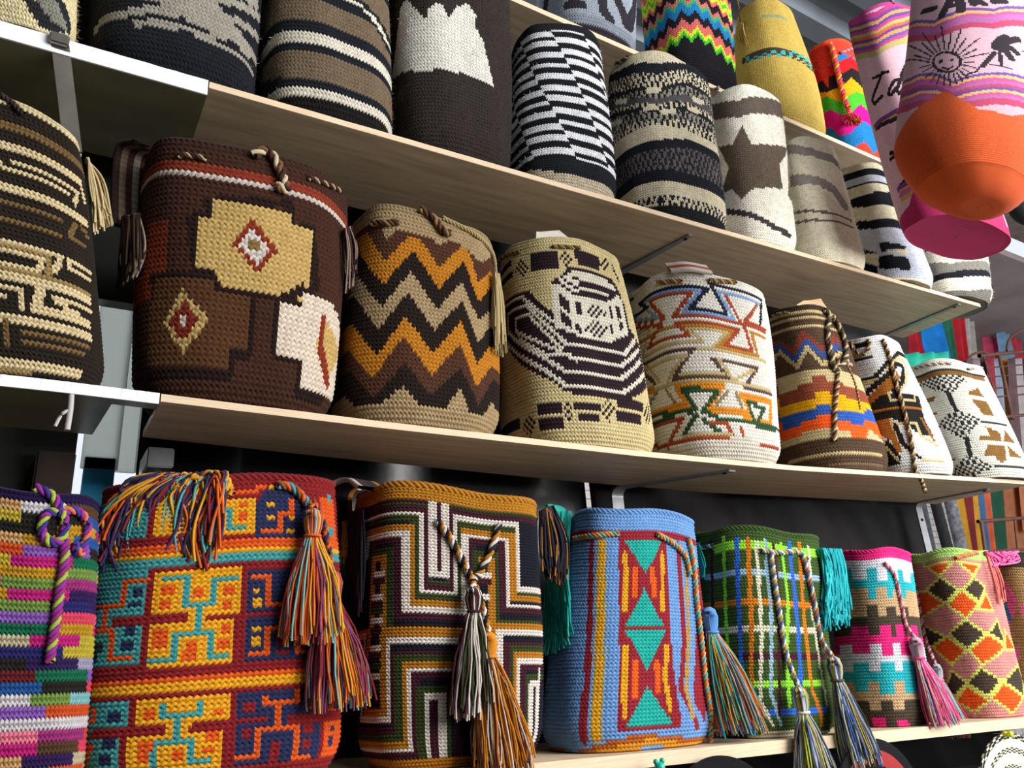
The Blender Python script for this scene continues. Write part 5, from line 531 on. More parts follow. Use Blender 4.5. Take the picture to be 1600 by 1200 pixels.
{'name': 'wool_bag','label': 'brown wool bag with navy and white bands on the upper shelf','group': 'wool bags on the upper shelf','P': [0.3454,0.1113,0.3354,0.1038,0.8471,0.5831,-0.1539,0.0748,0.7797,2.6,0.03,2.2,0.045,0.15,0.0235],'n': 116,'m': 74,'uc': 0.451,'base': '#675846','ops': [['D','#12161d',[24.0,47.0]],['D','#c6bfb0',[24.2,44.0]],['D','#12161d',[24.2,42.0]],['D','#675846',[24.5,39.0]],['P','#12161d',[-22.1,-3.0,-22.1,36.8,24.3,36.8,43.7,33.0,55.3,33.0,63.2,33.0,68.8,32.1,74.6,30.1,121.0,30.1,121.0,-3.0]],['P','#c6bfb0',[-21.9,-3.0,-21.9,35.8,24.5,35.8,43.7,32.0,55.3,32.0,62.5,32.0,68.8,30.6,74.4,28.1,120.8,28.1,120.8,-3.0]],['P','#12161d',[-21.9,-3.0,-21.9,35.3,24.5,35.3,43.9,31.0,56.8,31.0,63.0,31.0,68.5,28.9,74.4,26.6,120.8,26.6,120.8,-3.0]],['P','#675846',[-21.9,-3.0,-21.9,32.8,24.5,32.8,41.3,28.0,50.7,28.0,60.0,28.0,68.0,28.0,74.4,24.9,120.8,24.9,120.8,-3.0]],['D','#12161d',[24.5,22.0]],['D','#c6bfb0',[24.3,19.0]],['D','#12161d',[24.3,16.0]],['D','#675846',[24.2,14.0]],['P','#12161d',[-23.4,-3.0,-23.4,11.6,23.0,11.6,44.4,7.0,51.6,7.0,60.0,7.0,67.0,7.0,78.9,7.0,125.3,7.0,125.3,-3.0]],['D','#c6bfb0',[38.1,5.0]],['D','#161412',[37.5,3.0]]],'mat': 'w','basecols': ['#161412']},
{'name': 'wool_bag','label': 'plain dark brown wool bag with a white crown shape on the upper shelf','group': 'wool bags on the upper shelf','P': [0.5828,0.11,0.6039,0.1238,0.8527,0.5241,-0.3,0.0738,0.7793,2.6,0.03,3.3,0.045,0.15,0.0235],'n': 120,'m': 72,'uc': 0.421,'base': '#2c2624','ops': [['P','#d0cec4',[39.2,44.4,46.2,36.0,46.5,39.4,48.7,41.8,51.2,41.5,52.7,38.4,55.3,43.7,58.6,46.3,61.3,43.7,61.1,39.6,63.6,36.2,67.5,23.3,59.1,23.0,51.0,21.8,43.5,21.1,27.6,25.2,34.4,35.8,36.7,43.0]]],'mat': 'w'},
{'name': 'wool_bag','label': 'wool bag with stepped black and white broken stripes on the upper shelf','group': 'wool bags on the upper shelf','P': [0.8403,0.1117,0.8668,0.1016,0.8587,0.4211,0.1107,0.0737,0.7671,2.6,0.03,4.4,0.045,0.15,0.0235],'n': 116,'m': 78,'uc': 0.394,'base': '#15181d','ops': [['F','brokenstripes',11],['P','#b6a993',[-23.8,-3.0,-23.8,10.7,22.6,10.7,47.7,4.0,57.6,4.0,75.9,4.0,122.3,4.0,122.3,-3.0]]],'mat': 'w'},
{'name': 'wool_bag','label': 'heathered black and cream tweed wool bag on the upper shelf','group': 'wool bags on the upper shelf','P': [1.1462,0.129,1.1758,0.1309,0.8659,0.4444,-0.0325,0.0745,0.6709,2.6,0.03,5.5,0.045,0.15,0.0235],'n': 120,'m': 76,'uc': 0.37,'base': '#c4baa0','ops': [['P','#12161d',[-26.5,-3.0,-26.5,74.5,21.5,74.5,49.4,68.7,62.3,76.0,75.0,76.0,123.0,76.0,123.0,-3.0]],['P','t#c4baa0/#15181d',[-28.4,-3.0,-28.4,71.4,19.6,71.4,48.9,63.1,61.5,72.0,76.3,72.0,124.3,72.0,124.3,-3.0]],['P','#17191d',[-29.7,-3.0,-29.7,65.6,18.3,65.6,48.4,56.2,60.5,65.0,77.1,65.0,125.1,65.0,125.1,-3.0]],['P','t#8a857a/#15181d',[-29.7,-3.0,-29.7,63.8,18.3,63.8,48.2,54.2,60.3,63.0,76.0,63.0,124.0,63.0,124.0,-3.0]],['P','#4a474a',[-29.7,-3.0,-29.7,61.3,18.3,61.3,48.0,51.2,59.8,58.0,73.3,58.0,121.3,58.0,121.3,-3.0]],['P','t#c4baa0/#15181d',[-29.9,-3.0,-29.9,58.0,18.1,58.0,47.9,48.4,59.3,54.0,71.6,54.0,119.6,54.0,119.6,-3.0]],['P','#17191d',[-29.7,-3.0,-29.7,56.2,18.3,56.2,47.7,46.4,58.8,51.0,71.1,51.0,119.1,51.0,119.1,-3.0]],['P','t#8a857a/#15181d',[-29.7,-3.0,-29.7,53.7,18.3,53.7,47.5,44.8,58.7,49.0,70.1,49.0,118.1,49.0,118.1,-3.0]],['S','#c4baa0',2.5,[45.4,55.5,48.4,55.7]],['S','#c4baa0',2.5,[29.1,57.5,34.4,55.5]],['S','#c4baa0',2.5,[43.6,47.1,46.5,47.4]],['S','#c4baa0',2.5,[49.4,45.3,53.0,46.6]],['S','#c4baa0',2.8,[60.5,50.9,63.8,51.9]],['S','#c4baa0',2.5,[63.0,57.5,67.0,57.8]],['S','#c4baa0',2.5,[21.5,50.4,30.8,46.9]],['P','t#c4baa0/#15181d',[-29.5,-3.0,-29.5,48.4,18.5,48.4,47.2,40.3,58.2,44.0,70.5,44.0,118.5,44.0,118.5,-3.0]],['D','#c4baa0',[19.8,39.0]],['P','#12161d',[-24.7,-3.0,-24.7,32.0,23.3,32.0,46.5,32.0,58.0,35.0,72.8,35.0,120.8,35.0,120.8,-3.0]],['P','t#5a5557/#1c1c20',[-25.5,-3.0,-25.5,28.0,22.5,28.0,46.2,28.0,57.7,31.0,73.3,31.0,121.3,31.0,121.3,-3.0]],['D','#12161d',[23.8,19.0]],['D','#c4baa0',[32.8,14.0]],['D','t#c4baa0/#15181d',[34.7,8.0]],['D','#17191d',[32.4,4.0]]],'mat': 'w','ex': [['cord',[[1.0426,0.0778,1.3164],[1.0446,0.0586,1.3088],[1.0482,0.0376,1.3052]],0.0048,['#5a4a3c','#b0a488']]]},
{'name': 'wool_bag','label': 'near-black wool bag with thin broken grey stripes on the upper shelf','group': 'wool bags on the upper shelf','P': [0.1025,0.1161,0.0861,0.1278,0.8414,0.5256,0.0973,0.0786,0.7801,2.6,0.03,1.1,0.045,0.15,0.0235],'n': 120,'m': 70,'uc': 0.485,'base': '#14161c','ops': [['S','#8c877c',1.8,[49.9,8.2,55.0,9.1,60.5,9.6,68.5,8.4,80.1,8.6]],['S','#8c877c',2,[37.8,9.3,42.4,9.8,48.1,10.5,53.2,12.1,59.7,12.6,67.5,11.2,83.1,13.5]],['S','#8c877c',2,[51.4,14.5,56.5,15.2,64.0,16.1,70.2,16.3,84.3,19.8]],['S','#8c877c',4,[67.0,13.1,72.6,12.6,76.0,12.1]],['S','#8c877c',5,[56.7,14.2,66.0,16.3]],['S','#8c877c',2,[60.0,18.0,67.8,19.8,82.4,24.7]],['S','#8c877c',3,[56.4,21.0,65.7,23.3,79.0,26.4]],['S','#8c877c',3,[34.9,25.4,52.5,25.2,65.3,28.0,78.3,31.5]],['S','#8c877c',3,[28.1,39.2,52.2,33.8,65.0,37.1,77.1,40.4]]],'mat': 'w'},
{'name': 'wool_bag','label': 'cream wool bag with black and grey curved bands, leftmost on the upper shelf','group': 'wool bags on the upper shelf','P': [-0.0972,0.0647,-0.1412,0.0707,0.8367,0.3525,0.2706,0.0385,0.7801,2.6,0.03,0.4,0.045,0.15,0.0235],'n': 96,'m': 54,'uc': 0.515,'base': '#c7ba92','ops': [['P','#1f2226',[47.4,6.7,50.5,7.4,54.2,4.7,58.6,2.9,64.3,3.8,58.9,1.1,53.7,1.1,50.2,3.4]],['P','#77756c',[50.9,7.6,56.3,9.7,59.5,6.1,63.1,3.4,58.2,2.7,53.8,4.5]],['P','#1f2226',[56.3,9.7,57.9,10.4,61.8,7.4,64.8,3.8,62.6,3.1,59.0,5.9]]],'mat': 'w'},
{'name': 'wool_bag','label': 'white wool bag with a brown star on the upper shelf','group': 'wool bags on the upper shelf','P': [1.3984,0.1097,1.4726,0.1058,0.8719,0.4687,-0.0069,0.066,0.7109,2.6,0.03,0.9,0.045,0.15,0.0235],'n': 108,'m': 76,'uc': 0.354,'base': '#e2ded0','ops': [['P','#5f544b',[-20.7,-3.0,-20.7,72.5,22.5,72.5,40.1,67.1,66.5,75.5,109.7,75.5,109.7,-3.0]],['P','#e2ded0',[-21.0,-3.0,-21.0,64.3,22.2,64.3,39.7,58.0,67.7,66.6,110.9,66.6,110.9,-3.0]],['P','#5d5044',[41.2,53.7,44.5,43.6,54.9,46.6,68.7,51.9,57.8,38.3,58.4,25.8,48.8,23.6,43.1,22.3,38.8,17.7,35.5,23.8,28.9,24.8,34.2,35.0,28.5,47.9,36.8,45.1]],['P','#6d5b48',[64.8,38.3,68.7,48.9,66.6,22.0,61.5,23.8]],['S','#3a3634',2.5,[21.9,19.3,43.6,9.6,51.5,6.3,60.6,5.1]]],'mat': 'w','basecols': ['#a89a88','#3a3634'],'ex': [['fringe',[[[1.3508,0.0821,1.3652],[1.3687,0.0397,1.3476]],[[1.3577,0.0815,1.3571],[1.3635,0.0384,1.3415]]],18,['#9a9284','#b8b0a0'], {'wob': 0.004,'r': 0.003}]]},
{'name': 'wool_bag','label': 'cream wool bag with two soft grey bands and two thin grey lines','group': 'wool bags on the upper shelf','P': [1.6648,0.1124,1.6992,0.0821,0.8781,0.3925,-0.0275,0.0631,0.7391,2.6,0.03,1.9,0.045,0.15,0.0235],'n': 104,'m': 68,'uc': 0.34,'base': '#f0ead0','ops': [['S','#9a958c',5,[19.0,68.0,39.0,58.3,64.2,56.4]],['S','#9a958c',6,[19.4,48.1,39.0,41.5,50.1,38.3,55.1,31.3]],['P','#f0ead0',[24.2,34.2,29.9,39.7,36.4,40.3,42.5,38.5,47.8,30.8,50.7,25.2,23.5,29.0]],['S','#6f6a62',1.3,[24.8,28.8,40.9,24.0,57.3,23.1]],['S','#6f6a62',1.3,[24.0,23.3,40.3,19.5,57.2,19.7]]],'mat': 'w'},
{'name': 'wool_bag','label': 'cream, navy and pale blue wool bag with rectangular blocks on the upper shelf','group': 'wool bags on the upper shelf','P': [1.9571,0.1212,1.9418,0.087,0.885,0.3773,-0.0241,0.0608,0.7491,2.6,0.03,2.9,0.045,0.15,0.0235],'n': 104,'m': 66,'uc': 0.329,'base': '#e0d9bc','ops': [['D','#12161d',[21.0,62.0]],['D','#c0c8d6',[20.3,58.0]],['D','#12161d',[20.7,54.0]],['D','#e0d9bc',[20.4,53.0]],['P','#12161d',[-19.5,-3.0,-19.5,47.0,22.1,47.0,36.1,47.0,62.6,50.2,104.2,50.2,104.2,-3.0]],['P','#e0d9bc',[-21.8,-3.0,-21.8,45.5,19.8,45.5,34.7,40.0,57.1,40.0,98.7,40.0,98.7,-3.0]],['P','#12161d',[-24.9,-3.0,-24.9,38.3,16.7,38.3,35.2,32.0,53.9,32.0,95.5,32.0,95.5,-3.0]],['P','#c0c8d6',[-24.5,-3.0,-24.5,33.7,17.1,33.7,35.8,27.0,54.4,27.0,96.0,27.0,96.0,-3.0]],['P','#12161d',[22.0,24.0,34.9,13.9,23.9,18.3]],['P','#12161d',[36.1,19.4,46.0,17.2,48.5,15.8,36.1,14.3]],['P','#e0d9bc',[22.8,18.7,34.9,13.4,33.2,7.7]],['P','#e0d9bc',[35.7,14.1,47.2,15.0,46.9,11.7]],['P','#12161d',[22.8,16.1,32.9,7.9,31.3,1.8,26.0,6.4]],['P','#12161d',[34.7,12.5,46.0,10.3,45.7,3.7,33.2,5.9]],['D','#e0d9bc',[18.5,1.0]],['D','#12161d',[8.3,0.0]],['D','#8f8c90',[27.5,0.0]]],'mat': 'w','basecols': ['#9c958c']},
{'name': 'wool_bag','label': 'grey, navy and cream banded wool bag at the right end of the upper shelf','group': 'wool bags on the upper shelf','P': [2.2419,0.1298,2.3134,0.1328,0.8917,0.288,0.0156,0.0458,0.584,2.6,0.03,3.9,0.045,0.15,0.0235],'n': 104,'m': 60,'uc': 0.319,'base': '#dcd7c2','ops': [['P','#79776e',[-25.4,-3.0,-25.4,57.6,16.2,57.6,41.1,49.6,62.0,55.2,103.6,55.2,103.6,-3.0]],['P','#12161d',[-22.5,-3.0,-22.5,49.8,19.1,49.8,40.4,42.2,62.3,49.6,103.9,49.6,103.9,-3.0]],['P','t#dcd7c2/#20242b',[-20.3,-3.0,-20.3,45.2,21.3,45.2,40.1,37.8,60.9,44.0,102.5,44.0,102.5,-3.0]],['P','#dcd7c2',[-18.9,-3.0,-18.9,35.2,22.7,35.2,39.3,28.6,58.4,34.0,100.0,34.0,100.0,-3.0]],['P','#79776e',[-17.4,-3.0,-17.4,26.6,24.2,26.6,38.7,21.0,59.0,28.0,100.6,28.0,100.6,-3.0]],['P','#12161d',[-16.7,-3.0,-16.7,15.0,24.9,15.0,38.1,15.0,59.4,21.4,101.0,21.4,101.0,-3.0]],['P','#dcd7c2',[-16.2,-3.0,-16.2,11.0,25.4,11.0,41.4,11.0,64.9,18.6,106.5,18.6,106.5,-3.0]],['P','#6b6862',[-14.3,-3.0,-14.3,3.0,27.3,3.0,45.0,3.0,64.9,10.0,106.5,10.0,106.5,-3.0]]],'mat': 'w','basecols': ['#5a5752']},
{'name': 'crochet_bag','label': 'pale grey crochet bag with dark figures on the top shelf','group': 'crochet bags on the top shelf','P': [1.0806,0.1297,1.1586,0.131,1.4567,0.6057,-0.2976,0.219,0.779,2.6,0.03,2.1,0.045,0.15,0.0034],'n': 116,'m': 72,'uc': 0.385,'base': '#8b939f','ops': [['S','#2a262e',4,[31.4,19.7,29.2,13.4]],['S','#2a262e',4,[44.1,15.4,44.1,8.9]],['S','#2a262e',3,[41.7,8.6,43.6,9.8,47.2,8.4]],['S','#2a262e',4,[54.1,17.8,54.9,8.4,57.9,6.2]],['S','#2a262e',4,[58.7,19.0,63.7,13.0,65.5,8.2]],['S','#2a262e',5,[74.0,31.0,71.9,19.2,67.1,8.4]],['D','#7c8490',[30.6,5.0]],['D','#2a262e',[46.5,2.0]]],'basecols': ['#3c3c44']},
{'name': 'crochet_bag','label': 'black crochet bag with neon rainbow zigzags on the top shelf','group': 'crochet bags on the top shelf','P': [1.4635,0.1274,1.5268,0.1313,1.458,0.605,-0.1732,0.2173,0.7794,2.6,0.03,3.1,0.045,0.15,0.0034],'n': 110,'m': 76,'uc': 0.36,'base': '#16131a','ops': [['F','zigzag',['#3fae2c','#c5cf2a','#c9605c','#c9605c','#16131a','#16131a','#1d6ea8','#1d6ea8','#2f9e62','#c9605c','#16131a','#16131a','#c9605c','#c5cf2a'],3.6,5.5,1.9,13]],'basecols': ['#16131a']},
{'name': 'crochet_bag','label': 'mustard yellow crochet bag with a small turquoise chequer band','group': 'crochet bags on the top shelf','P': [1.8412,0.1515,1.9138,0.099,1.4593,0.5394,-0.0179,0.2279,0.7254,2.6,0.1,4.9,0.045,0.15,0.0034],'n': 120,'m': 76,'uc': 0.344,'base': '#b39a4c','ops': [['S','#3d3426',5,[32.3,39.0,38.2,38.5,48.9,38.5,59.5,38.5,66.8,38.5,73.0,38.5]],['X','#3fa0a0', None, [32.1,41.3,38.2,38.0,49.0,38.8,61.5,42.6,72.6,45.1,72.8,40.8,73.0,38.5,59.0,37.5,48.7,35.0,38.2,34.5,32.1,37.5],2.2],['X','#b39a4c', None, [32.3,37.7,38.2,34.5,48.7,35.0,59.0,37.5,73.0,38.5,73.0,37.5,58.7,35.2,48.5,32.9,38.1,32.2,32.1,35.0],1.6],['S','#7f9270',2,[44.6,63.0,50.5,63.0,58.8,63.0]]],'ex': [['fringe',[[[1.7805,0.2404,1.9225],[1.776,0.2261,1.9094]],[[1.7718,0.2502,1.8859],[1.761,0.2154,1.8544]],[[1.7527,0.2523,1.8186],[1.7413,0.1954,1.7648]]],31,['#c0a858','#b39a4c'], {}],['cord',[[1.7887,0.2324,2.023],[1.8196,0.2555,2.0031],[1.7869,0.2394,1.9206]],0.0032,['#3a3428','#b39a4c']]]},
{'name': 'crochet_bag','label': 'red-orange crochet bag with bright wavy bands and a hanging braided cord','group': 'crochet bags on the top shelf','P': [2.172,0.1017,2.1981,0.1106,1.4604,0.4601,0.0422,0.1792,0.5822,2.6,0.03,5.3,0.045,0.15,0.0034],'n': 100,'m': 66,'uc': 0.329,'base': '#e0402a','ops': [['P','#2176b4',[-25.2,-3.0,-25.2,55.0,14.8,55.0,31.4,49.1,40.0,56.0,46.6,56.0,52.4,56.0,62.3,64.2,102.3,64.2,102.3,-3.0]],['P','#d01a22',[-27.3,-3.0,-27.3,54.3,12.7,54.3,31.4,50.0,37.2,50.0,46.6,55.9,51.6,54.1,62.5,60.7,102.5,60.7,102.5,-3.0]],['P','#1f1b1d',[-26.7,-3.0,-26.7,44.0,13.3,44.0,29.9,44.0,39.6,44.0,44.8,48.0,52.2,48.0,61.6,52.1,101.6,52.1,101.6,-3.0]],['P','#f0a412',[-26.5,-3.0,-26.5,41.6,13.5,41.6,26.5,36.0,37.1,36.0,43.3,41.8,49.4,38.3,61.0,44.7,101.0,44.7,101.0,-3.0]],['P','#48b52e',[-26.2,-3.0,-26.2,34.0,13.8,34.0,25.7,34.0,34.2,27.3,44.8,34.0,50.8,34.0,61.0,34.0,101.0,34.0,101.0,-3.0]],['P','#da128c',[-26.2,-3.0,-26.2,26.0,13.8,26.0,25.9,26.0,36.2,18.0,45.9,27.1,53.3,23.0,60.2,23.0,100.2,23.0,100.2,-3.0]],['P','#1f78b8',[-26.9,-3.0,-26.9,17.0,13.1,17.0,22.7,17.0,29.3,9.0,36.0,9.0,45.4,17.6,53.5,14.7,62.5,8.8,102.5,8.8,102.5,-3.0]],['P','#d8402a',[-14.1,-3.0,-14.1,2.9,25.9,2.9,32.8,0.0,43.2,4.8,49.8,0.7,53.7,3.3,62.5,10.3,102.5,10.3,102.5,-3.0]],['P','#cf3020',[16.9,64.0,35.5,64.0,28.3,37.6,25.7,42.7]]],'rim': '#e2502c','ex': [['cord',[[2.0966,0.13,1.8859],[2.0947,0.1283,1.8341],[2.0914,0.1283,1.7658],[2.0887,0.1285,1.6853],[2.0826,0.1213,1.6094]],0.0096,['#e03a6a','#d8a02a','#e0502c']],['cord',[[2.1202,0.1188,1.8473],[2.1854,0.1091,1.8855],[2.2544,0.1165,1.9212]],0.0056,['#a05aa0','#e0a02a']],['tassel',[2.0826,0.1213,1.6094],0.06,['#e0205a','#e0502c','#d8a02a','#e8308c'], {'headr': 0.01,'spread': 0.035,'n': 80}]]},
{'name': 'cloth_bag','label': 'pink striped cloth bag with black script lettering, hanging behind the orange-bottomed one','group': 'cloth bags hanging at the right','P': [1.8081,0.1763,1.7783,0.149,0.8799,0.6535,0.3,-0.206,0.42,2.6,0.03,1.3,0.045,0.03,0.0],'n': 240,'m': 200,'uc': 0.316,'base': '#caa3b0','ops': [['S','#a8387a',5.5,[45.9,198.0,84.4,190.0,112.4,200.0,131.3,200.0]],['S','#a8387a',5.5,[44.9,195.3,83.4,186.7,112.7,199.3,133.0,200.0]],['S','#6a3c7c',5.5,[43.6,192.7,82.5,184.0,111.4,196.0,134.6,200.0]],['S','#c08a5a',5.5,[41.9,190.0,81.8,180.7,109.7,192.0,136.3,200.0]],['S','#5a3f86',5.5,[40.2,187.3,80.8,177.3,108.0,188.0,138.3,200.0]],['S','#b0407a',5.5,[36.6,186.0,80.1,174.7,106.4,184.0,140.3,200.0]],['S','#a89a62',5.5,[34.3,184.0,79.1,171.3,105.4,180.7,142.6,200.0]],['S','#c0603c',5.5,[33.6,181.3,78.1,168.7,104.1,176.7,146.3,200.0]],['S','#6a3c7c',5.5,[32.9,178.7,77.5,165.3,102.7,173.3,143.9,196.7]],['S','#c08a5a',5.5,[32.9,175.3,76.5,162.7,101.7,170.0,139.3,192.0]],['S','#5f4a96',5.5,[32.6,172.7,75.8,159.3,100.4,166.0,135.3,187.3]],['S','#b0407a',5.5,[32.3,169.3,74.8,156.7,99.4,162.7,132.6,183.3]],['S','#a89a62',5.5,[31.9,166.7,73.8,154.0,98.4,159.3,130.0,179.3]],['S','#1b1518',3.4,[71.5,134.7,47.9,117.3,50.5,112.7,62.8,115.3]],['S','#1b1518',2.8,[57.5,135.3,77.8,132.7]],['S','#1b1518',3.2,[85.4,122.0,81.1,122.7,74.1,117.3,71.2,113.3,74.5,111.3,82.8,117.3]],['S','#1b1518',3.2,[85.8,122.0,79.8,113.3,81.5,109.3,86.4,114.0]],['S','#1b1518',3.2,[98.1,137.3,93.1,134.7,87.4,126.0,87.8,122.0,93.7,127.3,97.4,135.3]],['S','#1b1518',3.2,[97.4,135.3,89.4,116.0,83.8,102.0,86.4,106.7]],['S','#6a3c7c',5,[40.6,96.0,79.8,95.3,95.7,106.0]],['S','#c08a5a',4,[40.6,92.7,78.5,91.3,94.7,102.0]],['S','#2a2024',4,[42.6,92.7,74.5,89.3]],['S','#1b1518',3.5,[53.5,64.0,62.8,63.3,59.2,60.0,51.2,59.3]],['S','#1b1518',2.5,[54.9,34.7,75.8,38.0]],['S','#6a3c7c',5,[51.2,32.0,76.1,34.0]],['S','#c08a5a',4,[51.9,28.7,74.8,30.0]],['S','#a8609c',5,[51.5,26.0,73.8,26.7]],['S','#c08a5a',4,[51.5,22.7,73.1,24.0]],['P','#a02858',[-62.7,-3.0,-62.7,8.0,33.3,8.0,58.2,15.3,75.1,30.7,91.8,25.3,142.9,36.0,146.9,29.3,242.9,29.3,242.9,-3.0]]],'mat': 'f','rim': '#a8387a','rimrows': 4,'basecols': ['#a02858'],'sv': 0.8},
{'name': 'cloth_bag','label': 'pink cloth bag with printed sun and palm and an orange bottom, hanging','group': 'cloth bags hanging at the right','P': [1.1647,0.162,1.4948,0.1657,0.6266,0.6165,-0.1415,-0.531,0.5494,2.2,0.0,2.6,0.1,0.34,0.0],'n': 300,'m': 230,'uc': 0.311,'base': '#caa3b0','ops': [['S','#6a4a94',5,[-56.2,140.3,48.8,140.3,63.4,128.8,82.5,113.5,96.6,113.5,106.6,116.5,121.5,116.5,153.9,141.8,258.9,141.8]],['S','#e0a868',5,[-56.6,137.2,48.4,137.2,63.4,125.7,82.5,110.4,96.6,110.4,106.6,113.5,121.5,113.5,153.5,138.0,258.5,138.0]],['S','#b8508c',5,[-56.6,134.2,48.4,134.2,64.2,121.9,82.9,107.3,96.6,107.3,106.6,110.4,121.5,111.2,153.5,134.9,258.5,134.9]],['S','#a8609c',5,[-57.0,131.9,48.0,131.9,64.2,118.8,82.9,105.0,96.6,105.0,107.0,107.3,121.5,108.1,153.5,131.9,258.5,131.9]],['S','#a8609c',5,[-57.0,128.8,48.0,128.8,64.6,115.8,82.9,102.0,96.6,102.0,107.0,104.3,121.5,105.0,153.5,128.8,258.5,128.8]],['S','#b04060',5,[-57.8,126.5,47.2,126.5,64.6,112.7,83.3,98.9,97.0,98.9,107.0,101.2,121.5,102.0,153.5,125.7,258.5,125.7]],['S','#6a4a94',5,[-63.2,88.2,41.8,88.2,62.5,73.6,73.8,69.8,86.2,62.9,98.3,49.1,112.4,53.7,121.9,56.7,151.4,63.6,256.4,63.6]],['S','#e0a868',5,[-63.2,85.1,41.8,85.1,63.0,70.5,73.8,67.5,86.6,59.8,98.3,46.8,112.4,51.4,121.9,54.4,151.0,60.6,256.0,60.6]],['S','#b8508c',5,[-63.2,82.8,41.8,82.8,63.8,67.5,74.2,64.4,86.6,57.5,98.7,44.5,112.4,49.1,121.9,52.1,151.0,57.5,256.0,57.5]],['S','#a8609c',5,[-63.6,80.5,41.4,80.5,63.4,65.2,74.2,62.1,86.6,55.2,98.7,42.2,112.8,46.8,121.9,49.1,151.0,55.2,256.0,55.2]],['S','#b04060',5,[-63.2,77.4,41.8,77.4,64.2,62.1,74.6,59.0,87.0,52.1,98.7,39.9,112.8,43.7,121.9,46.8,150.6,52.1,255.6,52.1]],['S','#6a4a94',5,[-63.6,75.1,41.4,75.1,64.6,59.0,74.6,56.7,87.0,49.8,98.7,37.6,112.8,41.4,121.9,44.5,150.6,49.8,255.6,49.8]],['S','#e0a868',5,[-63.2,72.1,41.8,72.1,64.6,56.7,75.0,53.7,87.0,47.5,98.7,35.3,112.8,39.1,121.9,42.2,150.2,46.8,255.2,46.8]],['S','#b8508c',5,[-63.6,69.8,41.4,69.8,65.0,53.7,75.0,51.4,87.0,45.2,98.7,33.0,112.8,36.8,121.9,39.9,150.2,44.5,255.2,44.5]],['S','#a8609c',5,[-63.6,67.5,41.4,67.5,65.4,51.4,75.4,49.1,87.5,42.2,98.7,30.7,112.8,34.5,121.9,37.6,150.2,41.4,255.2,41.4]],['S','#b04060',5,[-63.2,64.4,41.8,64.4,65.9,48.3,75.8,46.0,87.5,39.9,98.7,29.1,112.8,32.2,121.9,35.3,150.2,39.1,255.2,39.1]],['S','#221a24',5,[72.1,133.4,83.3,128.0]],['S','#221a24',6,[89.1,116.5,97.0,134.2,101.2,134.9]],['S','#221a24',4,[91.6,123.4,103.2,123.4]],['S','#221a24',6,[100.3,134.9,101.6,116.5]],['S','#221a24',6,[107.4,134.2,109.5,123.4]],['S','#221a24',4,[108.2,132.6,114.5,130.3,110.3,127.3,115.7,122.7]],['S','#221a24',5,[121.5,135.7,121.5,126.5,128.2,130.3]],['S','#221a24',1.8,[102.8,67.5,102.4,70.5,100.3,74.4,97.4,77.4,94.1,79.7,90.4,81.3,87.0,81.3,85.0,79.7,84.1,76.7,85.0,72.8,87.9,68.2,91.2,64.4,94.5,62.1,98.3,60.6,100.8,62.1,102.4,64.4,102.8,67.5]],['S','#221a24',1.2,[91.6,67.5,95.4,63.6,98.3,65.2]],['Q','#221a24',1.2,[90.4,73.6,97.8,71.3]],['S','#221a24',1.1,[104.9,66.7,110.7,66.7]],['S','#221a24',1.1,[104.5,69.8,118.2,75.1]],['S','#221a24',1.1,[103.7,72.1,111.6,78.2]],['S','#221a24',1.1,[102.4,74.4,112.8,88.2]],['S','#221a24',1.1,[100.3,76.7,105.3,88.2]],['S','#221a24',1.1,[98.3,79.0,102.8,98.1]],['S','#221a24',1.1,[95.4,81.3,96.2,95.1]],['S','#221a24',1.1,[92.9,82.0,89.5,106.6]],['S','#221a24',1.1,[89.5,83.6,84.6,100.4]],['S','#221a24',1.1,[87.0,83.6,72.9,111.9]],['S','#221a24',1.1,[84.6,83.6,73.3,101.2]],['S','#221a24',1.1,[82.5,82.8,56.7,113.5]],['S','#221a24',1.1,[81.6,80.5,66.7,94.3]],['S','#221a24',1.1,[81.2,78.2,44.3,109.6]],['S','#221a24',1.1,[82.1,75.1,73.3,78.2]],['S','#221a24',1.1,[83.3,72.1,75.8,72.1]],['S','#221a24',1.1,[85.4,68.2,79.2,65.9]],['S','#221a24',1.1,[87.9,65.2,83.7,59.8]],['S','#221a24',1.1,[90.4,62.9,88.3,55.2]],['S','#221a24',1.1,[93.3,60.6,92.9,51.4]],['S','#221a24',1.1,[96.2,59.0,97.4,49.1]],['S','#221a24',1.1,[98.7,59.0,101.2,49.1]],['S','#221a24',1.1,[100.8,59.0,104.5,50.6]],['S','#221a24',1.1,[102.4,60.6,107.0,52.9]],['S','#221a24',1.1,[103.7,62.1,109.1,56.7]],['S','#221a24',1.1,[104.5,64.4,111.6,61.3]],['S','#221a24',1.3,[106.2,55.2,111.6,58.3,115.3,65.9,120.7,75.9]],['S','#221a24',3.0,[115.3,63.6,121.9,76.7]],['S','#221a24',5,[121.9,84.3,125.7,91.2]],['S','#221a24',5,[125.7,86.6,137.7,97.4]],['S','#221a24',5,[127.8,85.9,136.1,82.8]],['S','#221a24',5,[125.7,85.1,131.9,75.1]],['S','#221a24',4,[125.7,83.6,121.9,81.3]],['S','#221a24',4,[125.7,92.0,129.0,94.3]],['S','#221a24',4,[124.8,80.5,126.9,79.7]],['S','#221a24',2.5,[124.8,79.0,125.7,66.7]],['S','#221a24',1,[119.0,65.2,131.9,65.2]],['S','#221a24',1,[140.2,87.4,146.0,92.0]],['P','#cc5628',[-80.3,-3.0,-80.3,30.7,39.7,30.7,73.3,42.2,81.2,43.7,92.9,46.8,99.5,40.6,112.8,28.4,132.3,26.8,180.5,52.1,300.5,52.1,300.5,-3.0]]],'mat': 'f','rim': '#caa3b0','basecols': ['#cc5628'],'sv': 0.8}
]
for d in BAGS: make_bag(d)
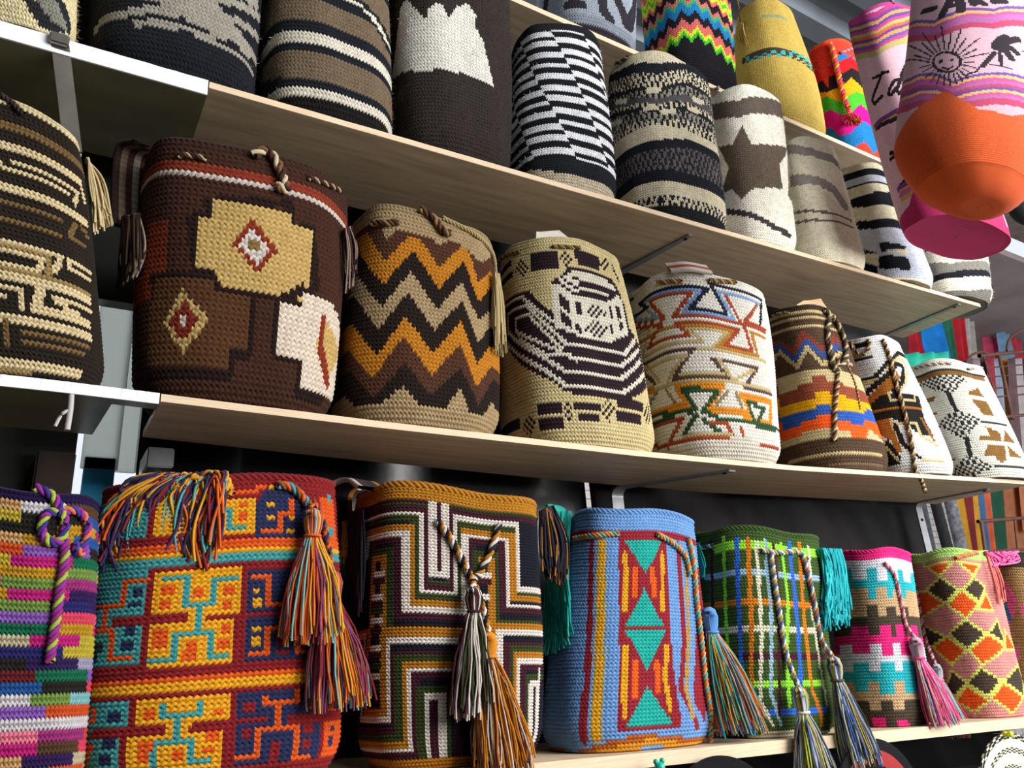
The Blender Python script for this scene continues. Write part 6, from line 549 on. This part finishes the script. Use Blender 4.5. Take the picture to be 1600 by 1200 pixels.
# ------------------------------------------------------------------ hats hanging under the lowest shelf
def lathe_y(name, prof, c, mat, parent, cols=None, seg=96, tilt=None, sx=1.0, uvs=True):
    """profile (radius, forward) turned round the y axis; forward = towards the viewer (-y)"""
    V, Q, CC = [], [], []; rg = random.Random(4)
    for r, f in prof:
        for i in range(seg):
            a = i / seg * 2 * math.pi; V.append((c[0] + r * math.cos(a) * sx, c[1] - f, c[2] + r * math.sin(a)))
    for j in range(len(prof) - 1):
        for i in range(seg):
            Q.append((j * seg + i, j * seg + (i + 1) % seg, (j + 1) * seg + (i + 1) % seg, (j + 1) * seg + i)); CC.append(lin(cols(j, i)) if cols else (.5, .5, .5))
    return mesh_np(name, np.array(V), np.array(Q), mat, parent, np.array(CC), np.tile(np.array([[0, 0], [1, 0], [1, 1], [0, 1]]), (len(Q), 1)))
def hat(label, c, R, cols, crowncols, tiltx=0):
    root = empty('hat', c, label, 'hat', 'hats under the lowest shelf')
    n = 30; prof = [(R * (.52 + .48 * k / n), .004 + .012 * math.sin(k / n * 1.6) + .0012 * (k % 2)) for k in range(n + 1)]
    prof += [(R * 1.0, .012), (R * .98, .010), (R * .52, .0)]
    lathe_y('brim', prof, c, CLOTH, root, cols)
    prof = [(R * .53, .004), (R * .53, .03), (R * .50, .07), (R * .44, .095), (R * .3, .108), (R * .15, .106), (.001, .104)]
    cr = [];
    for a, b in zip(prof[:-1], prof[1:]): cr += [(a[0] + (b[0] - a[0]) * t, a[1] + (b[1] - a[1]) * t) for t in (0, .25, .5, .75)]
    lathe_y('crown', [(r, -f + .004) for r, f in cr + [prof[-1]]], c, CLOTH, root, crowncols)
    root.rotation_euler = (tiltx, 0, 0)
    return root
hat('black and red brimmed hat under the pink lower-shelf bags', (1.305, -.032, -.300), .128, lambda j, i: '#16161a' if j > 20 or j < 3 else ('#a83a3c' if j > 9 else '#16161a'), lambda j, i: '#16161a')
def vu(j, i):
    b = j // 4
    if j > 25: return '#26231f' if (i + j) % 3 else '#cfccb8'
    if b in (1, 4): return '#26231f' if ((i // 1 + j) % 2) else '#cfccb8'
    return '#d3d2bf'
hat('white straw hat with black woven rings at the lower right corner', (1.745, -.032, -.372), .165, vu, lambda j, i: '#d3d2bf' if j % 6 < 4 else '#26231f')
hat('plain black hat, leftmost of the hats under the lowest shelf', (.93, -.032, -.288), .130, lambda j, i: '#141418', lambda j, i: '#141418')
def pin(label, p, col, r=.006):
    root = empty('push_pin', p, label, 'pin')
    bm = bmesh.new(); m = Matrix.Translation(p) @ Matrix.Rotation(math.pi / 2, 4, 'X')
    bmesh.ops.create_cone(bm, cap_ends=True, segments=16, radius1=r, radius2=r * .55, depth=r * 1.1, matrix=m); bmesh.ops.create_cone(bm, cap_ends=True, segments=16, radius1=r * .5, radius2=r * .9, depth=r * 1.4, matrix=Matrix.Translation((0, -r * 1.0, 0)) @ m)
    bm_obj('pin_head', bm, plain('pin_plastic', col, .3, noise_amt=0), root, True)
    bm = bmesh.new(); bmesh.ops.create_cone(bm, cap_ends=True, segments=6, radius1=.0006, radius2=.0006, depth=.03, matrix=Matrix.Translation((0, .012, 0)) @ m); bm_obj('needle', bm, GREYMETAL, root)
pin('yellow push pin holding the white straw hat', at(1572, 1147, -.052), '#d8d820', .007)
pin('blue push pin above the black and red hat', at(1352, 1174, -.052), '#1f6fc0')
# little turquoise frog charm
fr = empty('frog_charm', at(1030, 1192, -.055), 'tiny turquoise frog charm on the black hat', 'charm'); fp = Vector(fr.location); TQ = plain('turquoise_enamel', '#18b09a', .3, noise_amt=0)
bm = bmesh.new()
for dx, dz, r in ((0, -.006, .008), (-.006, .002, .004), (.006, .002, .004), (-.009, -.012, .003), (.009, -.012, .003)): bmesh.ops.create_uvsphere(bm, u_segments=12, v_segments=8, radius=r, matrix=Matrix.Translation(fp + Vector((dx, 0, dz))))
bm_obj('frog', bm, TQ, fr, True)

# ------------------------------------------------------------------ street stall seen past the right end
def cloth(label, P, Y, col, cat='cloth', name='hanging_cloth', folds=4, amp=.02, pat=None, rough=.8, th=.004, group=None):
    """P: four picture corners TL TR BR BL, hung at depth Y"""
    c = [at(x, y, Y) for x, y in P]; nx, nz = 28, 18; bm = bmesh.new(); g = []
    for i in range(nx + 1):
        row = []
        for j in range(nz + 1):
            s, t = i / nx, j / nz; p = (c[0] * (1 - s) + c[1] * s) * (1 - t) + (c[3] * (1 - s) + c[2] * s) * t
            row.append(bm.verts.new(p + Vector((0, amp * math.sin(s * folds * 6.28 + t * 1.2) * (.4 + .6 * t), .0))))
        g.append(row)
    for i in range(nx):
        for j in range(nz): bm.faces.new((g[i][j], g[i + 1][j], g[i + 1][j + 1], g[i][j + 1]))
    bmesh.ops.solidify(bm, geom=list(bm.faces), thickness=th)
    return tag(bm_obj(name, bm, plain('cloth_' + col[1:], col, rough, noise_amt=.12, scale=14), smooth=True), label, cat, group)
BR = plain('pale_brick', '#d8d3d0', .8, noise_amt=.1, scale=10)
m, nt, b = nodes('whitewashed_brick'); bt = N(nt, 'ShaderNodeTexBrick'); tc = N(nt, 'ShaderNodeTexCoord'); mp = N(nt, 'ShaderNodeMapping'); mp.inputs['Rotation'].default_value = (math.pi / 2, 0, 0)
nt.links.new(tc.outputs['Object'], mp.inputs[0]); nt.links.new(mp.outputs[0], bt.inputs['Vector']); bt.inputs['Scale'].default_value = 4; bt.inputs['Color1'].default_value = (.75, .7, .68, 1); bt.inputs['Color2'].default_value = (.8, .76, .76, 1); bt.inputs['Mortar'].default_value = (.42, .33, .3, 1)
nt.links.new(bt.outputs[0], b.inputs['Base Color']); b.inputs['Roughness'].default_value = .85
struct('wall_far', 3.2, 12, 3.4, 3.5, -1.4, 3.1, m)
struct('trim_beam', 2.6, 9, 1.9, 2.02, 1.62, 1.80, plain('red_brown_beam', '#7c3d26', .6, noise_amt=.15, scale=4), .006)
struct('trim_rafter', 2.6, 9, 1.86, 1.9, 1.80, 1.86, plain('dark_iron', '#2a2426', .5, noise_amt=.15, scale=4), .004)
struct('ceiling_street', 2.75, 10, .75, 3.4, 1.95, 1.99, plain('grey_roof_underside', '#84797a', .6, noise_amt=.15, scale=3))
struct('ceiling_awning', 3.2, 10, -.6, .75, 2.1, 2.14, plain('brown_awning', '#6e6260', .7))
flags = [((1418,505),(1432,505),(1441,562),(1428,562),'#c2283c','dark red'),((1436,500),(1470,492),(1480,562),(1452,566),'#1a8fe0','bright blue'),((1466,490),(1486,488),(1490,562),(1478,562),'#2f7f62','green'),((1484,486),(1506,480),(1508,566),(1497,566),'#cc2c3c','red'),((1500,478),(1520,470),(1522,570),(1506,570),'#c8c4c2','off-white'),
 ((1548,468),(1562,462),(1580,560),(1570,565),'#8fb8d8','pale blue'),((1562,462),(1580,470),(1600,580),(1584,570),'#d84a58','coral'),((1584,468),(1606,480),(1612,560),(1600,560),'#1f86d8','blue'),((1528,480),(1544,474),(1562,570),(1546,572),'#d8567a','pink')]
for k, f in enumerate(flags): cloth(f'{f[5]} cloth hanging in the street stall beyond the right end of the shelves', f[:4], 1.25 + .03 * k, f[4], folds=1.5, amp=.03, group='cloths in the street stall')
tubes('hanging_rail', [smooth_path([at(1390, 512, 1.27), at(1440, 499, 1.30), at(1500, 479, 1.36), at(1560, 463, 1.42), at(1680, 440, 1.5)], 20)], [.012], ['#4a3a34'], None, 8, plain('rail_iron', '#3a302c', .5, .5)); tag(bpy.data.objects['hanging_rail'], 'iron rail the street cloths hang from', 'rail')
st2 = ['#8d7378', '#b9a7ab', '#6a5257', '#c0445a', '#a8b4c8', '#d0a048', '#7d666a', '#c8c0c4', '#8a4a78', '#5f86b8']
for k, c in enumerate(st2):
    x = 1508 + k * 11; cloth(['muted mauve','pale lilac-grey','dark plum','crimson','pale steel blue','honey yellow','taupe','off-white','purple','mid blue'][k] + ' narrow textile hanging behind the rusty wire rack', ((x, 560), (x + 12, 560), (x + 30, 790), (x + 16, 790)), 1.02 + .02 * (k % 3), c, 'textile', 'hanging_textile', folds=1, amp=.02, group='striped textiles behind the wire rack')
# rolls and hanging goods under the middle shelf level
def roll(label, a, b, Y, r, col, cat='rug', name='rolled_rug', tex=None):
    p, q = at(*a, Y), at(*b, Y); d = q - p; q = p + d * ((p.z + 1.39) / (p.z - q.z)); d = q - p; root = empty(name, tuple(q), label, cat)
    M = Matrix.Translation((p + q) / 2) @ d.to_track_quat('Z', 'Y').to_matrix().to_4x4(); bm = bmesh.new()
    bmesh.ops.create_cone(bm, cap_ends=True, segments=28, radius1=r, radius2=r, depth=d.length, matrix=M); bm_obj('roll', bm, plain('rug_' + col[1:], col, .9, noise_amt=.35, scale=60, bump=.004), root, True)
    bm = bmesh.new(); n = 60
    for k in range(n - 1):
        ra, rb = r * (1 - k / n), r * (1 - (k + 1) / n); a0, a1 = k * .35, (k + 1) * .35; z = d.length / 2 + .001
        vs = [bm.verts.new(M @ Vector((rr * math.cos(an), rr * math.sin(an), z * s))) for rr, an, s in ((ra, a0, 1), (rb, a1, 1), (rb * .93, a1, 1.004), (ra * .93, a0, 1.004))]; bm.faces.new(vs)
    bm_obj('rolled_end', bm, plain('rug_end_' + col[1:], col, .9, noise_amt=.3), root)
roll('plain charcoal rolled rug standing behind the diamond lattice bag', (1432, 760), (1462, 900), .75, .022, '#34363c')
roll('black rolled rug beside the charcoal one', (1455, 760), (1492, 900), .83, .022, '#16171c')
roll('grey flecked rolled rug, rightmost of the rolls', (1478, 755), (1512, 900), .90, .026, '#6a6c72')
for P4, c, l in ((((1490, 770), (1504, 768), (1528, 890), (1508, 895)), '#b88a1c', 'mustard yellow'), (((1503, 765), (1519, 765), (1532, 890), (1524, 890)), '#7a1c22', 'deep red'), (((1515, 762), (1527, 762), (1540, 890), (1530, 890)), '#c89a28', 'golden'), (((1527, 760), (1536, 760), (1552, 890), (1542, 890)), '#3c6a9a', 'steel blue'), (((1536, 758), (1546, 758), (1560, 890), (1552, 890)), '#c8603c', 'orange'), (((1546, 756), (1566, 756), (1580, 890), (1562, 890)), '#16503a', 'dark green')):
    cloth(f'{l} folded textile hanging above the lower right bags', P4, .95, c, 'textile', 'folded_textile', folds=1, amp=.01)
cloth('tooled tan leather panel hanging at the right edge', ((1566, 750), (1625, 745), (1640, 900), (1578, 900)), 1.0, '#a86a48', 'leather', 'leather_panel', folds=.5, amp=.006)
cloth('second tooled leather panel above the beige bag, partly out of frame', ((1590, 745), (1650, 740), (1660, 820), (1600, 830)), .97, '#b87c58', 'leather', 'leather_panel', folds=.5, amp=.006)
cloth('crumpled turquoise cloth behind the checked lozenge bag', ((1412, 552), (1482, 550), (1502, 740), (1420, 738)), .22, '#1fb59c', 'cloth', 'turquoise_cloth', folds=3, amp=.02)
# wire racks
RUST = plain('rusty_wire', '#5a3a30', .6, .3, noise_amt=.2, scale=30)
def rack(label, hx, vx, Y, y0, y1, r=.006):
    root = empty('wire_rack', tuple(at(1560, y1, Y)), label, 'rack')
    for a, b, rr in hx: tubes('rail', [[at(*a, Y), (at(*a, Y) + at(*b, Y)) / 2, at(*b, Y)]], [rr], ['#5a3a30'], root, 8, RUST)
    for a, b, rr in vx: tubes('upright', [[at(*a, Y), (at(*a, Y) + at(*b, Y)) / 2, at(*b, Y)]], [rr], ['#5a3a30'], root, 8, RUST)
    return root
rk = rack('rusty brown wire rack at the right edge, level with the middle shelf', [((1530, 556), (1640, 545), .010), ((1540, 575), (1640, 566), .004), ((1538, 608), (1640, 600), .004), ((1540, 622), (1640, 612), .004), ((1562, 652), (1640, 645), .008), ((1532, 590), (1640, 582), .003)], [((1560, 550), (1582, 655), .009), ((1600, 545), (1622, 650), .006), ((1537, 556), (1566, 652), .004)], .72, 540, 700)
tubes('curved_rail', [smooth_path([at(1508, 566, .72), at(1520, 554, .72), at(1536, 550, .72), at(1552, 556, .72)], 14)], [.006], ['#5a3a30'], rk, 8, RUST)
tubes('hook', [smooth_path([at(1573, 548, .72), at(1576, 532, .72), at(1588, 520, .72), at(1604, 512, .72)], 12)], [.006], ['#3a2220'], rk, 8, RUST)
rack('rusty wire rack lower down at the right edge, above the beige bag', [((1528, 815), (1640, 806), .008), ((1534, 862), (1640, 856), .006)], [((1533, 815), (1542, 880), .008), ((1585, 810), (1592, 880), .005)], .78, 800, 880)
# dark round bag hanging at the right edge
bm = bmesh.new(); q = at(1600, 325, .05); bmesh.ops.create_uvsphere(bm, u_segments=28, v_segments=18, radius=.075, matrix=Matrix.Translation(q) @ Matrix.Diagonal((1, .6, .8, 1)))
for v in bm.verts: v.co += Vector((0, 0, .012 * noise.noise(v.co * 12)))
tag(bm_obj('black_pouch', bm, plain('black_felt', '#131214', .9, noise_amt=.2, scale=60, bump=.002), smooth=True), 'rounded black pouch hanging at the right edge below the orange-bottomed bag', 'pouch')
# cords that hang the cloth bags from the ceiling
for o in [x for x in COL.objects if x.name.startswith('cloth_bag')]:
    d = [b for b in BAGS if b['label'] == o['label']][0]; P = d['P']
    for s in (.42, .58):
        p = surf(P, s, .99); tubes('hanging_cord', [[p, p + [0, .02, .2], [P[2], P[7], 2.37]]], [.004], ['#b06a8c'], o, 6)
o = bpy.data.objects['black_pouch']; tubes('pouch_cord', [[q + Vector((0, 0, .055)), q + Vector((.01, 0, .4)), q + Vector((0, 0, 2.36 - q.z))]], [.004], ['#1c1a1c'], o, 6)
